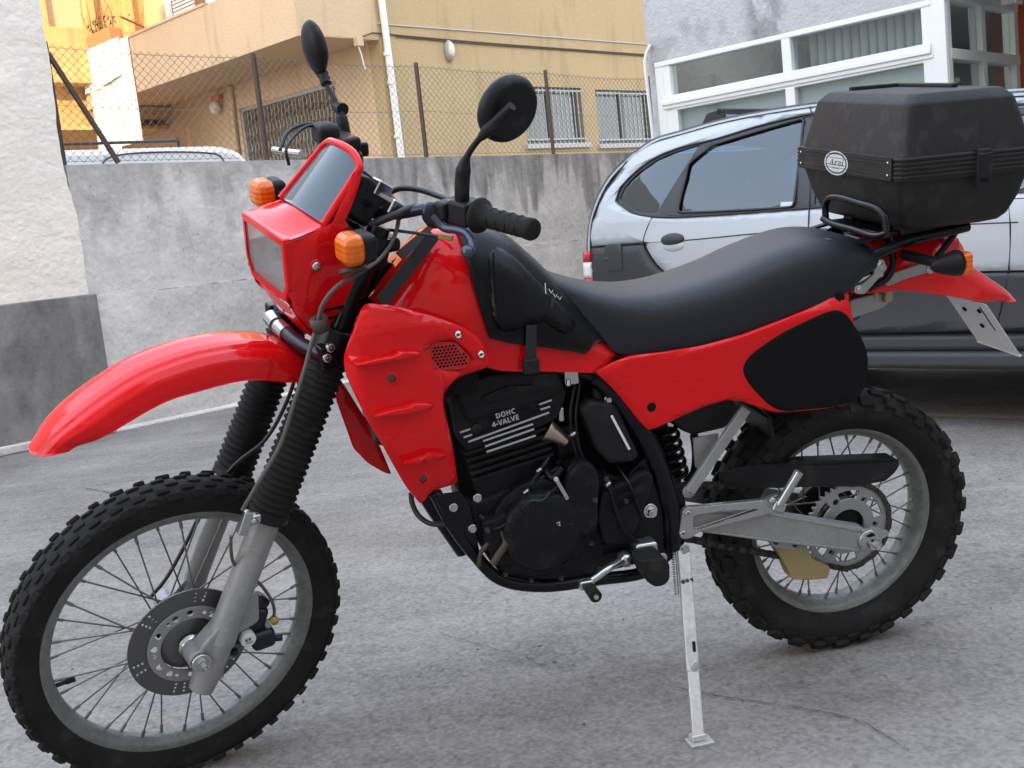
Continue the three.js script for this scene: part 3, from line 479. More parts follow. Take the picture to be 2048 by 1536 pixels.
{ // unseen block added behind the camera, its outline set to shade the yard
  const g = thing('shade_block', 'unseen plain beige block added behind the camera to keep the yard in shade', 'building'); g.position.set(7, 0, 8.5);
  put('walls', span(-16.6, 18, 0, 12.2, -2, 6), M.blockwall, g); put('roof', span(-16.8, 18.2, 12.2, 12.5, -2.2, 6.2), M.soffit, g);
  for (let i = 0; i < 7; i++) for (let k = 0; k < 3; k++) { const w = part('window', g); put('pane', span(-13 + i * 4, -11.4 + i * 4, 3 + k * 3.4, 4.6 + k * 3.4, -2.01, -1.9), M.pane, w); put('frame', J(span(-13.1 + i * 4, -11.3 + i * 4, 2.9 + k * 3.4, 3 + k * 3.4, -2.08, -1.95), span(-13.1 + i * 4, -11.3 + i * 4, 4.6 + k * 3.4, 4.7 + k * 3.4, -2.05, -1.95)), M.whiteFrame, w); }
}

// ---------------------------------------------------------------- silver car
{
  const car = siteThing('silver_car', 'silver compact family car with dark lower cladding, parked by the workshop', 'car', [2.22, 0, 5.2]);
  const silver = mat(0.46, 0.49, 0.52, 0.5, 0.2, { clearcoat: 0.25, clearcoatRoughness: 0.15 }), clad = mat(0.03, 0.032, 0.038, 0.5), gasket = mat(0.015, 0.016, 0.018, 0.4), glass = mat(0.26, 0.45, 0.54, 0.02, 0, { transmission: 1, thickness: 0, ior: 1.8 }), cabin = mat(0.06, 0.06, 0.065, 0.8), seatM = mat(0.10, 0.10, 0.11, 0.9), red = mat(0.5, 0.02, 0.02, 0.15), lampW = mat(0.75, 0.75, 0.72, 0.15), tyre = mat(0.02, 0.02, 0.02, 0.85), alloy = mat(0.5, 0.5, 0.5, 0.35, 0.8);
  const side = y => 1.365 - 0.02 * sstep(0.5, 0.85, y) + 0.02 * sstep(0.9, 1.08, y) + (y > 1.06 ? 0.30 * (y - 1.06) + 0.34 * Math.pow(y - 1.06, 2) : 0);
  const AY = (c, y, k = 0) => -(side(y) + (c < 3.85 ? 0.2 * Math.pow(3.85 - c, 2) : 0)) + k;
  const basis = new THREE.Matrix4().makeBasis(V3(0, 0, 1), V3(0, 1, 0), V3(-1, 0, 0));
  const toSite = g => J(g).clone().applyMatrix4(basis); const far = g => { g = mirrorZ(J(g)); g.translate(0, 0, -4.44); return g; };
  const P2 = (name, g, m, both = true) => { car.put(name, toSite(g), m); if (both) car.put(name, toSite(far(g)), m); };
  const roofline = [[3.5636,1.4411],[3.7376,1.4716],[3.9032,1.4882],[4.1241,1.5103],[4.3607,1.5174],[4.6629,1.5117],[4.8924,1.4964],[5.1311,1.4697],[5.3542,1.4341]];
  const body = [...[[3.3316,0.9474],[3.3255,1.0147],[3.3541,1.1232],[3.4158,1.2379],[3.5068,1.3389]], ...roofline, [6.0, 1.36], [6.3, 1.25], [7.0, 0.98], [7.9, 0.86], [8.0, 0.62], ...[[5.7431,0.686],[4.9097,0.7148],[3.9096,0.7455],[3.8346,0.8021],[3.783,0.8714],[3.7472,0.9375]]];
  const day = [...[[3.523,1.1807],[3.5336,1.2392],[3.6295,1.3174]], ...[[3.7579,1.3829],[3.9244,1.4164],[4.1281,1.4299],[4.3807,1.4612],[4.6879,1.4775],[5.0311,1.4498],[5.3261,1.4105]], [5.95, 1.30], [6.4, 1.05], [6.3, 0.99], ...[[4.7763,1.0335],[4.2558,1.0475],[3.92,1.062],[3.808,1.0744],[3.6678,1.1054],[3.5902,1.1446]]];
  const wellSmooth = p => smooth2(p, 90);
  P2('body_side', panel(body, (c, y) => AY(c, y), 0.02, 0.02, 0.07, [day]), silver);
  const g1 = [...[[3.5416,1.1897],[3.569,1.2436],[3.6524,1.3094]], ...[[3.7773,1.3703],[3.9139,1.3999],[4.0353,1.4148]], ...[[3.8246,1.0854],[3.7042,1.1068],[3.6068,1.1478]]];
  const g2 = roundPoly([...[[3.9657,1.0805],[3.9913,1.2647]], ...[[3.9924,1.3238],[4.1177,1.4016],[4.2152,1.416],[4.6295,1.4629]], ...[[4.6439,1.0477]]], 0.02, 3);
  const g3 = [...[[4.7459,1.0451],[4.7646,1.4566],[5.0691,1.4326],[5.3377,1.3956]], [5.85, 1.28], [6.25, 1.06], [6.15, 1.0]];
  P2('pillar_trim', panel(day, (c, y) => AY(c, y, -0.006), 0.015, 0.004, 0.07, [g1, g2, g3]), clad);
  for (const g of [g1, g2, g3]) P2('side_window', panel(g, (c, y) => AY(c, y, -0.014), 0.004, 0.001, 0.08), glass);
  const rim = (p, r) => sweep(p.map(q => [q[0], q[1], AY(q[0], q[1], -0.004)]), r, 5, p.length * 4, true);
  P2('window_gasket', J(rim(day, 0.006), rim(g2, 0.007)), gasket, false);
  // shut lines and creases
  const line = (p, r = 0.0035) => sweep(p.map(q => [q[0], q[1], AY(q[0], q[1], 0.0)]), r, 4, p.length * 8);
  P2('shut_line', J(line([...[[3.808,1.0744],[3.7674,1.0067],[3.7462,0.9367],[3.7752,0.8683],[3.8334,0.7986]]]), line([...[[4.6498,1.5138]], ...[[4.6806,1.4461]], ...[[4.7248,1.036],[4.7201,0.9077],[4.7074,0.7432]]]), line([...[[5.6336,0.9818],[5.6391,0.8788],[5.6209,0.6937],[5.5347,0.3787]]]), line([...[[3.5801,1.4336]], ...[[3.5073,1.324],[3.4132,1.2253],[3.3564,1.1205],[3.3158,0.9452]]])), gasket, false);
  P2('crease', line([[3.3492,0.9458],[3.6122,0.9466],[3.9422,0.9362],[4.6674,0.9357],[5.1595,0.9121],[5.6712,0.8888]], 0.003), gasket, false);
  { const g = new THREE.SphereGeometry(1, 20, 12); const [q] = [[3.94,0.942]]; P2('door_handle', J(g.clone().scale(0.075, 0.034, 0.02).translate(q[0], q[1] + 0.003, AY(q[0], q[1], 0.0))), clad, false); P2('handle_cup', g.clone().scale(0.07, 0.03, 0.012).translate(q[0] + 0.004, q[1] - 0.03, AY(q[0], q[1], 0)), silver, false); }
  { const q = [[4.5684,1.0762],[4.6431,1.0713],[4.6412,1.0479],[4.5664,1.0526]]; P2('window_sticker', panel(q, (c, y) => AY(c, y, -0.008), 0.001, 0.0002, 0.08), mat(0.55, 0.6, 0.6, 0.5), false); }
  // cladding, sill, wheel arches
  const arch = circ(4.02, 0.36, 0.37, 24).filter(p => p[1] > 0.34).sort((p, q) => q[0] - p[0]);
  const lower = [...[[3.3342,0.9389],[3.74,0.9327],[3.7759,0.8665],[3.8275,0.7972],[3.9056,0.7378],[4.9093,0.7079],[5.7428,0.6799]], [8.0, 0.6], [8.0, 0.44], [4.4, 0.44], ...arch, [3.6, 0.36], [3.3, 0.36], [3.27, 0.6]];
  P2('lower_cladding', panel(lower, (c, y) => AY(c, y, 0.004), 0.02, 0.012, 0.07), clad);
  P2('sill', J(rspan(4.4, 7.0, 0.345, 0.43, -1.6, -1.385, 0.03), rspan(4.4, 7.0, 0.27, 0.35, -1.6, -1.37, 0.025)), clad);
  { const [a, b] = [[3.4616,0.944],[3.5918,0.7993]]; P2('fuel_flap', J(panel(roundPoly([[a[0], a[1]], [b[0], a[1] + 0.004], [b[0], b[1]], [a[0], b[1]]], 0.02, 4), (c, y) => AY(c, y, 0.010), 0.008, 0.004, 0.05), turn([[0, 0], [0.012, 0], [0.012, 0.006], [0, 0.006]], 0, 0, 12).translate(a[0] + 0.012, (a[1] + b[1]) / 2, AY(a[0], a[1], 0.012))), clad, false); }
  { const q = [[3.3209,0.9306],[3.2992,0.8478],[3.2884,0.7637],[3.255,0.7653],[3.2696,0.8777],[3.2916,0.9325]]; P2('tail_lamp', panel([[3.275, 0.92], [3.335, 0.92], [3.335, 0.86], [3.265, 0.86]], (c, y) => AY(c, y, 0.014), 0.05, 0.006, 0.04), red); P2('tail_lamp', panel([[3.265, 0.86], [3.335, 0.86], [3.335, 0.77], [3.26, 0.77]], (c, y) => AY(c, y, 0.014), 0.05, 0.006, 0.04), lampW); P2('tail_lamp', panel([[3.26, 0.77], [3.335, 0.77], [3.335, 0.72], [3.26, 0.72]], (c, y) => AY(c, y, 0.014), 0.05, 0.006, 0.04), red); }
  // roof, hatch and floor in site coordinates (a, y, c)
  const roofC = [[3.62, 1.42], ...roofline.slice(1), [6.0, 1.36], [6.3, 1.25]];
  car.put('roof', gridGeo((u, v) => { const p = crArr(roofC, u), w = side(p[1]) + (p[0] < 3.85 ? 0.2 * (3.85 - p[0]) ** 2 : 0); const a = lerp(w, 4.44 - w, v); return [a, p[1] + 0.03 * (1 - Math.pow(2 * v - 1, 2)), p[0]]; }, 24, 16, 0.02), silver);
  const hatch = [[3.30, 0.55], [3.33, 0.92], [3.345, 1.06], [3.385, 1.20], [3.47, 1.32], [3.62, 1.425]];
  car.put('tailgate', gridGeo((u, v) => { const p = crArr(hatch, u), w = side(p[1]) + 0.2 * (3.85 - p[0]) ** 2; const a = lerp(w + 0.004, 4.44 - w - 0.004, v); return [a, p[1], p[0] - 0.004 - 0.11 * (1 - Math.pow(2 * v - 1, 6))]; }, 14, 18, 0.02), silver);
  car.put('bumper', rspan(1.5, 2.94, 0.34, 0.62, 3.05, 3.3, 0.05), clad);
  car.put('windscreen', gridGeo((u, v) => { const c = lerp(6.3, 7.05, u), y = lerp(1.25, 0.98, u), w = side(y); return [lerp(w, 4.44 - w, v), y + 0.03 * (1 - (2 * v - 1) ** 2), c]; }, 4, 8, 0.005), glass);
  car.put('bonnet', gridGeo((u, v) => [lerp(1.38, 3.06, v), lerp(1.0, 0.82, u * u) + 0.04 * (1 - (2 * v - 1) ** 2), lerp(7.0, 7.95, u)], 8, 8, 0.02), silver);
  car.put('cabin_floor', span(1.42, 3.02, 0.4, 0.46, 3.35, 7.6), cabin); car.put('dashboard', rspan(1.5, 2.94, 0.7, 1.0, 6.5, 7.0, 0.05), cabin); car.put('parcel_shelf', span(1.5, 2.94, 0.92, 0.95, 3.45, 4.1), cabin);
  for (const [a, c] of [[1.8, 4.28], [2.62, 4.28], [1.8, 5.35], [2.62, 5.35]]) {
    const s = part('cabin_seat', car); car.put('backrest', rbox(0.48, 0.62, 0.14, 0.06, a, 0.86, c - 0.02), seatM, s); car.put('headrest', new THREE.SphereGeometry(1, 14, 10).scale(0.13, 0.10, 0.06).translate(a, 1.24, c - 0.04), seatM, s); car.put('cushion', rbox(0.5, 0.16, 0.5, 0.06, a, 0.6, c + 0.28), seatM, s);
  }
  // transverse roof bar with its feet
  const rb = part('roof_bar', car); const [f0, f1, f2, f3] = [[3.9924,1.5057],[4.0432,1.5755],[4.1484,1.5824],[4.1271,1.4865]];
  for (const z of [-1.60, -2.80]) car.put('bar_foot', toSite(plate(roundPoly([f0, f1, f2, f3], 0.012, 3), z - 0.03, z, 0.004)), gasket, rb);
  car.put('bar_tube', cyl([1.6, f2[1] - 0.01, f2[0] - 0.03], [2.84, f2[1] - 0.01, f2[0] - 0.03], 0.016, 0.016, 10), gasket, rb);
  for (const c of [4.02, 6.75]) for (const s of [1, -1]) { const w = part('wheel', car); const tz = s > 0 ? 0 : 1.4; const t = turn([[0.19, -0.09], [0.24, -0.1], [0.31, -0.09], [0.325, -0.05], [0.325, 0.05], [0.31, 0.09], [0.24, 0.1], [0.19, 0.09]], c, 0.325, 32).translate(0, 0, -1.5 - tz); car.put('tyre', toSite(t), tyre, w); car.put('rim', toSite(turn([[0, 0.06], [0.06, 0.07], [0.16, 0.05], [0.19, 0.08], [0.19, -0.08], [0, -0.05]], c, 0.325, 28).translate(0, 0, -1.5 - tz)), alloy, w); }
}

// ---------------------------------------------------------------- motorcycle: x backwards, y up, z to its left side
const grain = tex(512, 512, 0.25, 0.25, (u, v) => 0.6 * fbm(u, v, 60, 3, 201) + 0.4 * fbm(u, v, 16, 3, 202), false);
const scuff = tex(512, 512, 0.4, 0.4, (u, v) => 0.55 + 0.5 * (fbm(u, v, 12, 5, 205) - 0.5) + 0.35 * (fbm(u, v, 90, 3, 206) - 0.5), false);
const dusty = (r, g, b, s, amt = 0.35) => tex(512, 512, 0.5, 0.5, (u, v) => { const k = 1 + amt * (fbm(u, v, 9, 5, s) - 0.5) + amt * 0.8 * (fbm(u, v, 70, 3, s + 3) - 0.5), d = 0.012 * sstep(0.55, 0.8, fbm(u, v, 14, 4, s + 5)); return [r * k + d, g * k + d * 0.95, b * k + d * 0.85]; });
const K = {
  red: mat(1, 1, 1, 0.15, 0, { specularIntensity: 0.55, roughnessMap: scuff, map: tex(1024, 1024, 0.6, 0.6, (u, v) => { const k = 1 + 0.07 * (fbm(u, v, 8, 4, 301) - 0.5), d = 0.02 * sstep(0.66, 0.8, fbm(u, v, 120, 3, 302)) * sstep(0.4, 0.7, fbm(u, v, 6, 3, 303)); const q = fbm(u, v, 7, 2, 304, 300), sc = q > 0.86 ? 0.012 : 0; return [0.66 * k + d, 0.006 + d + sc, 0.008 + d + sc]; }) }),
  redDull: mat(0.42, 0.012, 0.016, 0.5),
  black: mat(1, 1, 1, 0.5, 0, { map: dusty(0.010, 0.010, 0.011, 210), bumpMap: grain, bumpScale: 0.0006, specularIntensity: 0.5 }),
  gloss: mat(0.006, 0.006, 0.008, 0.22, 0, { specularIntensity: 0.45 }),
  cast: mat(1, 1, 1, 0.42, 0, { specularIntensity: 0.32, map: dusty(0.009, 0.009, 0.0105, 220), bumpMap: grain, bumpScale: 0.0012 }),
  rubber: mat(1, 1, 1, 0.75, 0, { specularIntensity: 0.4, map: dusty(0.014, 0.0135, 0.013, 230, 0.6), bumpMap: grain, bumpScale: 0.0008 }),
  vinyl: mat(0.012, 0.013, 0.017, 0.45, 0, { specularIntensity: 0.6, bumpMap: grain, bumpScale: 0.0005, sheen: 0.15, sheenRoughness: 0.5, sheenColor: new THREE.Color(0.35, 0.4, 0.5) }),
  leather: mat(0.004, 0.004, 0.005, 0.3, 0, { specularIntensity: 0.32, bumpMap: grain, bumpScale: 0.0004 }),
  fabric: mat(0.006, 0.006, 0.0065, 0.9, 0, { specularIntensity: 0.3, bumpMap: grain, bumpScale: 0.0008 }),
  alu: mat(0.42, 0.42, 0.41, 0.42, 0.75, { roughnessMap: scuff }),
  paintAlu: mat(1, 1, 1, 0.5, 0.35, { map: dusty(0.30, 0.30, 0.295, 240, 0.25), bumpMap: grain, bumpScale: 0.0008 }),
  rimAlu: mat(1, 1, 1, 0.5, 0.45, { map: dusty(0.19, 0.195, 0.185, 245, 0.6), bumpMap: grain, bumpScale: 0.0008 }),
  chrome: mat(0.62, 0.62, 0.62, 0.16, 1), zinc: mat(0.5, 0.5, 0.49, 0.35, 0.9, { roughnessMap: scuff }),
  spoke: mat(0.22, 0.21, 0.20, 0.5, 0.6), disc: mat(0.15, 0.15, 0.15, 0.38, 0.8), carrier: mat(0.33, 0.33, 0.33, 0.5, 0.5),
  navy: mat(0.012, 0.018, 0.05, 0.3, 0.2), blueBlack: mat(0.012, 0.014, 0.026, 0.3, 0.2),
  amber: mat(0.72, 0.135, 0.004, 0.1, 0, { bumpMap: tex(64, 64, 0.02, 0.02, (u, v) => 0.5 + 0.25 * Math.sin(u * 12.566) + 0.25 * Math.sin(v * 12.566), false), bumpScale: 0.0012 }),
  smoke: mat(0.045, 0.07, 0.09, 0.1, 0, { specularIntensity: 1 }),
  lens: mat(0.88, 0.90, 0.90, 0.03, 0, { transmission: 0.9, thickness: 0 }),
  mirrorBowl: mat(0.74, 0.76, 0.77, 0.2, 0.75), cable: mat(0.10, 0.09, 0.08, 0.6), cableBlack: mat(0.016, 0.016, 0.016, 0.5), beige: mat(0.34, 0.27, 0.13, 0.6), brown: mat(0.06, 0.042, 0.03, 0.6), copper: mat(0.42, 0.33, 0.27, 0.3, 0.9),
  white: mat(0.75, 0.75, 0.73, 0.5), plate: mat(0.60, 0.59, 0.57, 0.35), greyText: mat(0.42, 0.42, 0.42, 0.6), strap: mat(0.012, 0.012, 0.012, 0.8), yellowTip: mat(0.45, 0.33, 0.08, 0.4), kill: mat(0.6, 0.02, 0.03, 0.3)
};
const bike = thing('motorcycle', 'red and black enduro motorcycle leaning on its side stand', 'motorcycle');
bike.position.set(0.713, 0, -2.578); bike.rotation.order = 'YXZ'; bike.rotation.set(9 * PI / 180, 12.6 * PI / 180, 0);
const WB = 1.497, stAxis = V3(Math.sin(28 * PI / 180), Math.cos(28 * PI / 180), 0), stQ = new THREE.Quaternion().setFromAxisAngle(stAxis, 20.5 * PI / 180), stO = V3(-(WB + 0.118), 0, 0);
const stP = stO.clone().sub(stO.clone().applyQuaternion(stQ));
const steer = o => { o.quaternion.copy(stQ); o.position.copy(stP); return o; };
const P = (n, g, m, par = bike) => put(n, g, m, par);
const S = (n, g, m, par) => par ? put(n, g, m, par) : steer(put(n, g, m, bike));
const SG = n => steer(part(n, bike));
const forkX = y => -1.245 + 0.51 * (y - 0.76);
const hex = (x, y, z, r, h = 0.006) => J(turn([[0, 0], [r * 1.35, 0], [r * 1.35, 0.0015], [r * 1.05, 0.002], [0, 0.002]], x, y, 14).translate(0, 0, z), new THREE.CylinderGeometry(r, r, h, 6).rotateX(PI / 2).translate(x, y, z + 0.002 + h / 2));
const dome = (x, y, z, r) => J(turn([[0, 0.005], [r * 0.6, 0.0045], [r, 0.002], [r, 0]], x, y, 14).translate(0, 0, z));

let capMark = null;
// ---------- wheels
function wheel(name, cx, cy, o, par) {
  const w = steerable(name, o.steer);
  const st = (n, g, m) => put(n, g, m, w);
  const { rb, zb, rs, zs, rc, zc, rt, pitch, kh } = o;
  const prof = [[rb, zb * 0.7], [rb + 0.004, zb], [rs, zs], [rc, zc], [rt, zc * 0.6], [rt + 0.004, 0], [rt, -zc * 0.6], [rc, -zc], [rs, -zs], [rb + 0.004, -zb], [rb, -zb * 0.7]];
  const sp = new THREE.CatmullRomCurve3(prof.map(p => V3(p[0], p[1], 0)), false, 'centripetal').getPoints(40).map(p => [p.x, p.y]);
  const gs = [turn(sp.reverse(), cx, cy, 96)];
  const knob = (th, r, z, tilt, lw, lt, lz) => { const g = rbox(lt, lw, lz, 0.0036, 0, 0, 0, 2); g.rotateY(-tilt).translate(r, 0, z).rotateZ(th).translate(cx, cy, 0); gs.push(g); };
  for (let i = 0; i < pitch; i++) {
    const t = i / pitch * 2 * PI, d = PI / pitch, j = () => (rnd() - 0.5) * 0.01, L = rt * d;
    knob(t + j(), rt + kh * 0.4, 0, 0, L * 1.15, kh * 1.6, zc * 0.42);
    for (const s of [1, -1]) { knob(t + d * 0.9 + j(), rt - 0.001 + kh * 0.35, s * zc * 0.52, s * 0.35, L * 1.1, kh * 1.6, zc * 0.36); knob(t + d * 0.15 + j(), rc + kh * 0.25, s * (zc + 0.0015), s * 0.85, L * (i & 1 ? 1.2 : 0.95), kh * 1.7, zc * 0.42); if (o.side) knob(t + d * 1.1, rc - 0.012, s * (zc + 0.006), s * 1.25, L * 1.0, kh * 0.9, zc * 0.34); }
  }
  st('tyre', J(gs), K.rubber);
  const rl = o.rl, zr = o.zr;
  st('rim', turn([[rl, zr + 0.001], [rl - 0.012, zr], [rl - 0.017, zr * 0.8], [rl - 0.026, zr * 0.42], [rl - 0.027, 0], [rl - 0.026, -zr * 0.42], [rl - 0.017, -zr * 0.8], [rl - 0.012, -zr], [rl, -zr - 0.001], [rl, -zr + 0.004], [rl - 0.01, -zr + 0.006], [rl - 0.01, zr - 0.006], [rl, zr - 0.004], [rl, zr + 0.001]], cx, cy, 96), K.rimAlu);
  const ri = rl - 0.026;
  for (let i = 0; i < 36; i++) {
    const s = i & 1 ? -1 : 1, k = (i >> 1) & 1 ? 1 : -1, a = i * PI / 18 + 0.06, hb = a + k * 0.95;
    const p0 = V3(cx + o.hr * Math.cos(hb), cy + o.hr * Math.sin(hb), s * o.hz), p1 = V3(cx + ri * Math.cos(a), cy + ri * Math.sin(a), s * 0.006);
    const q = p1.clone().lerp(p0, 0.075); st('spoke', J(cyl(p0, p1, 0.0019, 0.0019, 6), cyl(q, p1, 0.0036, 0.0036, 6)), K.spoke);
  }
  return { w, st };
}
const steerable = (n, s) => s ? SG(n) : part(n, bike);
{ // front
  const cx = -WB, cy = 0.345, { w, st } = wheel('front_wheel', cx, cy, { steer: true, rb: 0.274, zb: 0.026, rs: 0.308, zs: 0.043, rc: 0.327, zc: 0.04, rt: 0.333, pitch: 46, kh: 0.0062, side: false, rl: 0.281, zr: 0.025, hr: 0.036, hz: 0.03 });
  st('hub', turn([[0, 0.045], [0.045, 0.045], [0.045, 0.025], [0.022, 0.02], [0.022, -0.02], [0.05, -0.025], [0.05, -0.05], [0, -0.05]], cx, cy, 28), K.cast);
  const holes = []; for (let i = 0; i < 12; i++) for (const d of [-0.09, 0.09]) for (let k = 0; k < 3; k++) { const a = i * PI / 6 + d + 0.2, r = 0.097 + k * 0.0085; if (i % 2 === 0) holes.push(circ(cx + r * Math.cos(a), cy + r * Math.sin(a), 0.0029, 7)); }
  st('brake_disc', plate(circ(cx, cy, 0.123, 72), 0.052, 0.056, 0.0006, [circ(cx, cy, 0.084, 48), ...holes]), K.disc);
  const ch = []; for (let i = 0; i < 18; i++) { const a = i * PI / 9 + (i % 3) * 0.06; ch.push(circ(cx + 0.073 * Math.cos(a), cy + 0.073 * Math.sin(a), i % 3 ? 0.0068 : 0.0042, 10)); }
  st('disc_carrier', plate(circ(cx, cy, 0.086, 60), 0.0565, 0.0615, 0.0008, [circ(cx, cy, 0.06, 40), ...ch]), K.carrier);
  st('disc_boss', turn([[0, 0.058], [0.045, 0.058], [0.061, 0.05], [0.061, 0.044], [0, 0.044]], cx, cy, 32), K.disc);
  st('valve', J(cyl([cx + 0.254 * Math.cos(2.85 + 0.42), cy + 0.254 * Math.sin(2.85 + 0.42), 0], [cx + 0.228 * Math.cos(3.27), cy + 0.228 * Math.sin(3.27), 0.003], 0.0045, 0.0045, 8), cyl([cx + 0.236 * Math.cos(3.27), cy + 0.236 * Math.sin(3.27), 0.002], [cx + 0.218 * Math.cos(3.27), cy + 0.218 * Math.sin(3.27), 0.004], 0.0065, 0.0065, 8)), K.black);
}
{ // rear
  const cx = 0, cy = 0.325, { w, st } = wheel('rear_wheel', cx, cy, { steer: false, rb: 0.226, zb: 0.04, rs: 0.266, zs: 0.066, rc: 0.300, zc: 0.06, rt: 0.311, pitch: 31, kh: 0.0082, side: true, rl: 0.233, zr: 0.038, hr: 0.06, hz: 0.035 });
  st('hub', turn([[0, 0.05], [0.06, 0.05], [0.062, 0.03], [0.035, 0.022], [0.035, -0.02], [0.075, -0.03], [0.075, -0.06], [0, -0.06]], cx, cy, 32), K.cast);
  const teeth = []; const N = 43; for (let i = 0; i < N; i++) { const a = i / N * 2 * PI, d = 2 * PI / N; teeth.push([0.1 * Math.cos(a), 0.1 * Math.sin(a)], [0.1085 * Math.cos(a + d * 0.35), 0.1085 * Math.sin(a + d * 0.35)], [0.1085 * Math.cos(a + d * 0.5), 0.1085 * Math.sin(a + d * 0.5)], [0.1 * Math.cos(a + d * 0.85), 0.1 * Math.sin(a + d * 0.85)]); }
  const sl = []; for (let i = 0; i < 6; i++) { const a0 = i * PI / 3 + 0.16, h = []; for (let k = 0; k <= 6; k++) { const a = a0 + k / 6 * 0.66; h.push([0.089 * Math.cos(a), 0.089 * Math.sin(a)]); } for (let k = 6; k >= 0; k--) { const a = a0 + k / 6 * 0.66; h.push([0.068 * Math.cos(a), 0.068 * Math.sin(a)]); } sl.push(h); sl.push(circ(0.072 * Math.cos(a0 - 0.24), 0.072 * Math.sin(a0 - 0.24), 0.0075, 10)); }
  st('sprocket', plate(teeth, 0.056, 0.062, 0.0006, [circ(0, 0, 0.042, 30), ...sl]).translate(cx, cy, 0), K.carrier);
  for (let i = 0; i < 6; i++) { const a = i * PI / 3 - 0.08; st('sprocket_bolt', hex(cx + 0.072 * Math.cos(a), cy + 0.072 * Math.sin(a), 0.05, 0.0055, 0.006), K.cast); }
}

// ---------- fork, axle, brake
for (const s of [1, -1]) {
  const g = SG('fork_leg'), z = 0.1 * s;
  const F = y => [forkX(y), y, z];
  put('slider', J(cyl(F(0.30), F(0.62), 0.029, 0.0285, 24), cyl(F(0.262), F(0.305), 0.0255, 0.029, 24), cyl(F(0.36), F(0.40), 0.0315, 0.0295, 24)), K.paintAlu, g);
  put('axle_lug', J(turn([[0, -0.028], [0.02, -0.028], [0.0235, -0.018], [0.0225, 0.016], [0.019, 0.024], [0, 0.024]], -WB, 0.345, 24).translate(0, 0, z), plate(roundPoly([[-WB + 0.004, 0.372], [-WB + 0.07, 0.425], [-WB + 0.075, 0.40], [-WB + 0.03, 0.30], [-WB + 0.0, 0.318]], 0.01, 3), z - 0.022, z + 0.022, 0.006)), K.paintAlu, g);
  const n = 27, a = F(0.605), b = F(0.93), pr = []; for (let i = 0; i <= n * 4; i++) { const t = i / (n * 4); pr.push(new THREE.Vector2(0.0365 + 0.0035 * Math.cos(t * n * 2 * PI) + 0.002 * (1 - t), t * 0.372)); }
  pr.unshift(new THREE.Vector2(0.03, 0)); pr.push(new THREE.Vector2(0.03, 0.372));
  put('gaiter', between(new THREE.LatheGeometry(pr, 28), arr(a), arr(b)), K.rubber, g);
  put('gaiter_clip', cyl(F(0.605), F(0.617), 0.041, 0.041, 24), K.black, g);
  put('stanchion', cyl(F(0.91), F(1.15), 0.0215, 0.0215, 20), K.gloss, g);
}
{ const a = SG('front_axle'); put('spindle', J(cyl([-WB, 0.345, -0.14], [-WB, 0.345, 0.13], 0.009, 0.009, 16), turn([[0, 0.062], [0.024, 0.062], [0.026, 0.064], [0.026, 0.070], [0.018, 0.072], [0.018, 0.086], [0, 0.086]], -WB, 0.345, 24)), K.zinc, a); put('axle_nut', J(turn([[0, 0.1335], [0.0185, 0.1335], [0.0205, 0.131], [0.0205, 0.124], [0, 0.124]], -WB, 0.345, 24), new THREE.CylinderGeometry(0.0135, 0.0135, 0.012, 6).rotateX(PI / 2).translate(-WB, 0.345, 0.139), cyl([-WB, 0.345, 0.14], [-WB, 0.345, 0.16], 0.007, 0.006, 12)), K.chrome, a);
  put('pinch_bolt', hex(forkX(0.285) + 0.028, 0.285, 0.11, 0.005), K.zinc, a); }
{ const [c] = [[-1.3763,0.3425,0.085]], [k] = [[-1.394,0.3438,0.11]], [h] = [[-1.3306,0.3545,0.09]]; const g = SG('brake_caliper');
  put('caliper_body', J(rbox(0.06, 0.085, 0.05, 0.012, 0, 0, 0).rotateZ(-0.35).translate(c[0], c[1] + 0.01, c[2] - 0.02), rbox(0.05, 0.045, 0.06, 0.012, 0, 0, 0).translate(c[0] + 0.018, c[1] - 0.022, c[2] - 0.01), rbox(0.045, 0.035, 0.03, 0.008).rotateZ(-0.5).translate(c[0] - 0.035, c[1] + 0.0, c[2] - 0.01), rbox(0.035, 0.05, 0.035, 0.01).rotateZ(-0.9).translate(c[0] + 0.02, c[1] + 0.045, c[2] - 0.02)), K.blueBlack, g);
  put('caliper_cap', turn([[0, 0.006], [0.014, 0.006], [0.0165, 0.003], [0.0165, -0.02], [0, -0.02]], k[0], k[1], 20).translate(0, 0, c[2] + 0.022), K.white, g); capMark = [g, k[0], k[1], c[2] + 0.0282];
  put('caliper_bolt', J(hex(c[0] - 0.04, c[1] + 0.03, c[2] + 0.003, 0.007), hex(c[0] - 0.045, c[1] - 0.03, c[2] + 0.003, 0.007), cyl([h[0] - 0.012, h[1] - 0.045, c[2]], [h[0] + 0.012, h[1] - 0.045, c[2] + 0.01], 0.008, 0.008, 8)), K.blueBlack, g);
  put('banjo', J(turn([[0, -0.006], [0.009, -0.006], [0.009, 0.006], [0, 0.006]], h[0], h[1], 14).translate(0, 0, h[2])), K.yellowTip, g);
  put('bracket', plate(roundPoly([[forkX(0.42), 0.42], [forkX(0.42) + 0.06, 0.44], [forkX(0.38) + 0.075, 0.37], [forkX(0.36), 0.35]], 0.012, 3), 0.085, 0.1, 0.003), K.paintAlu, g); }
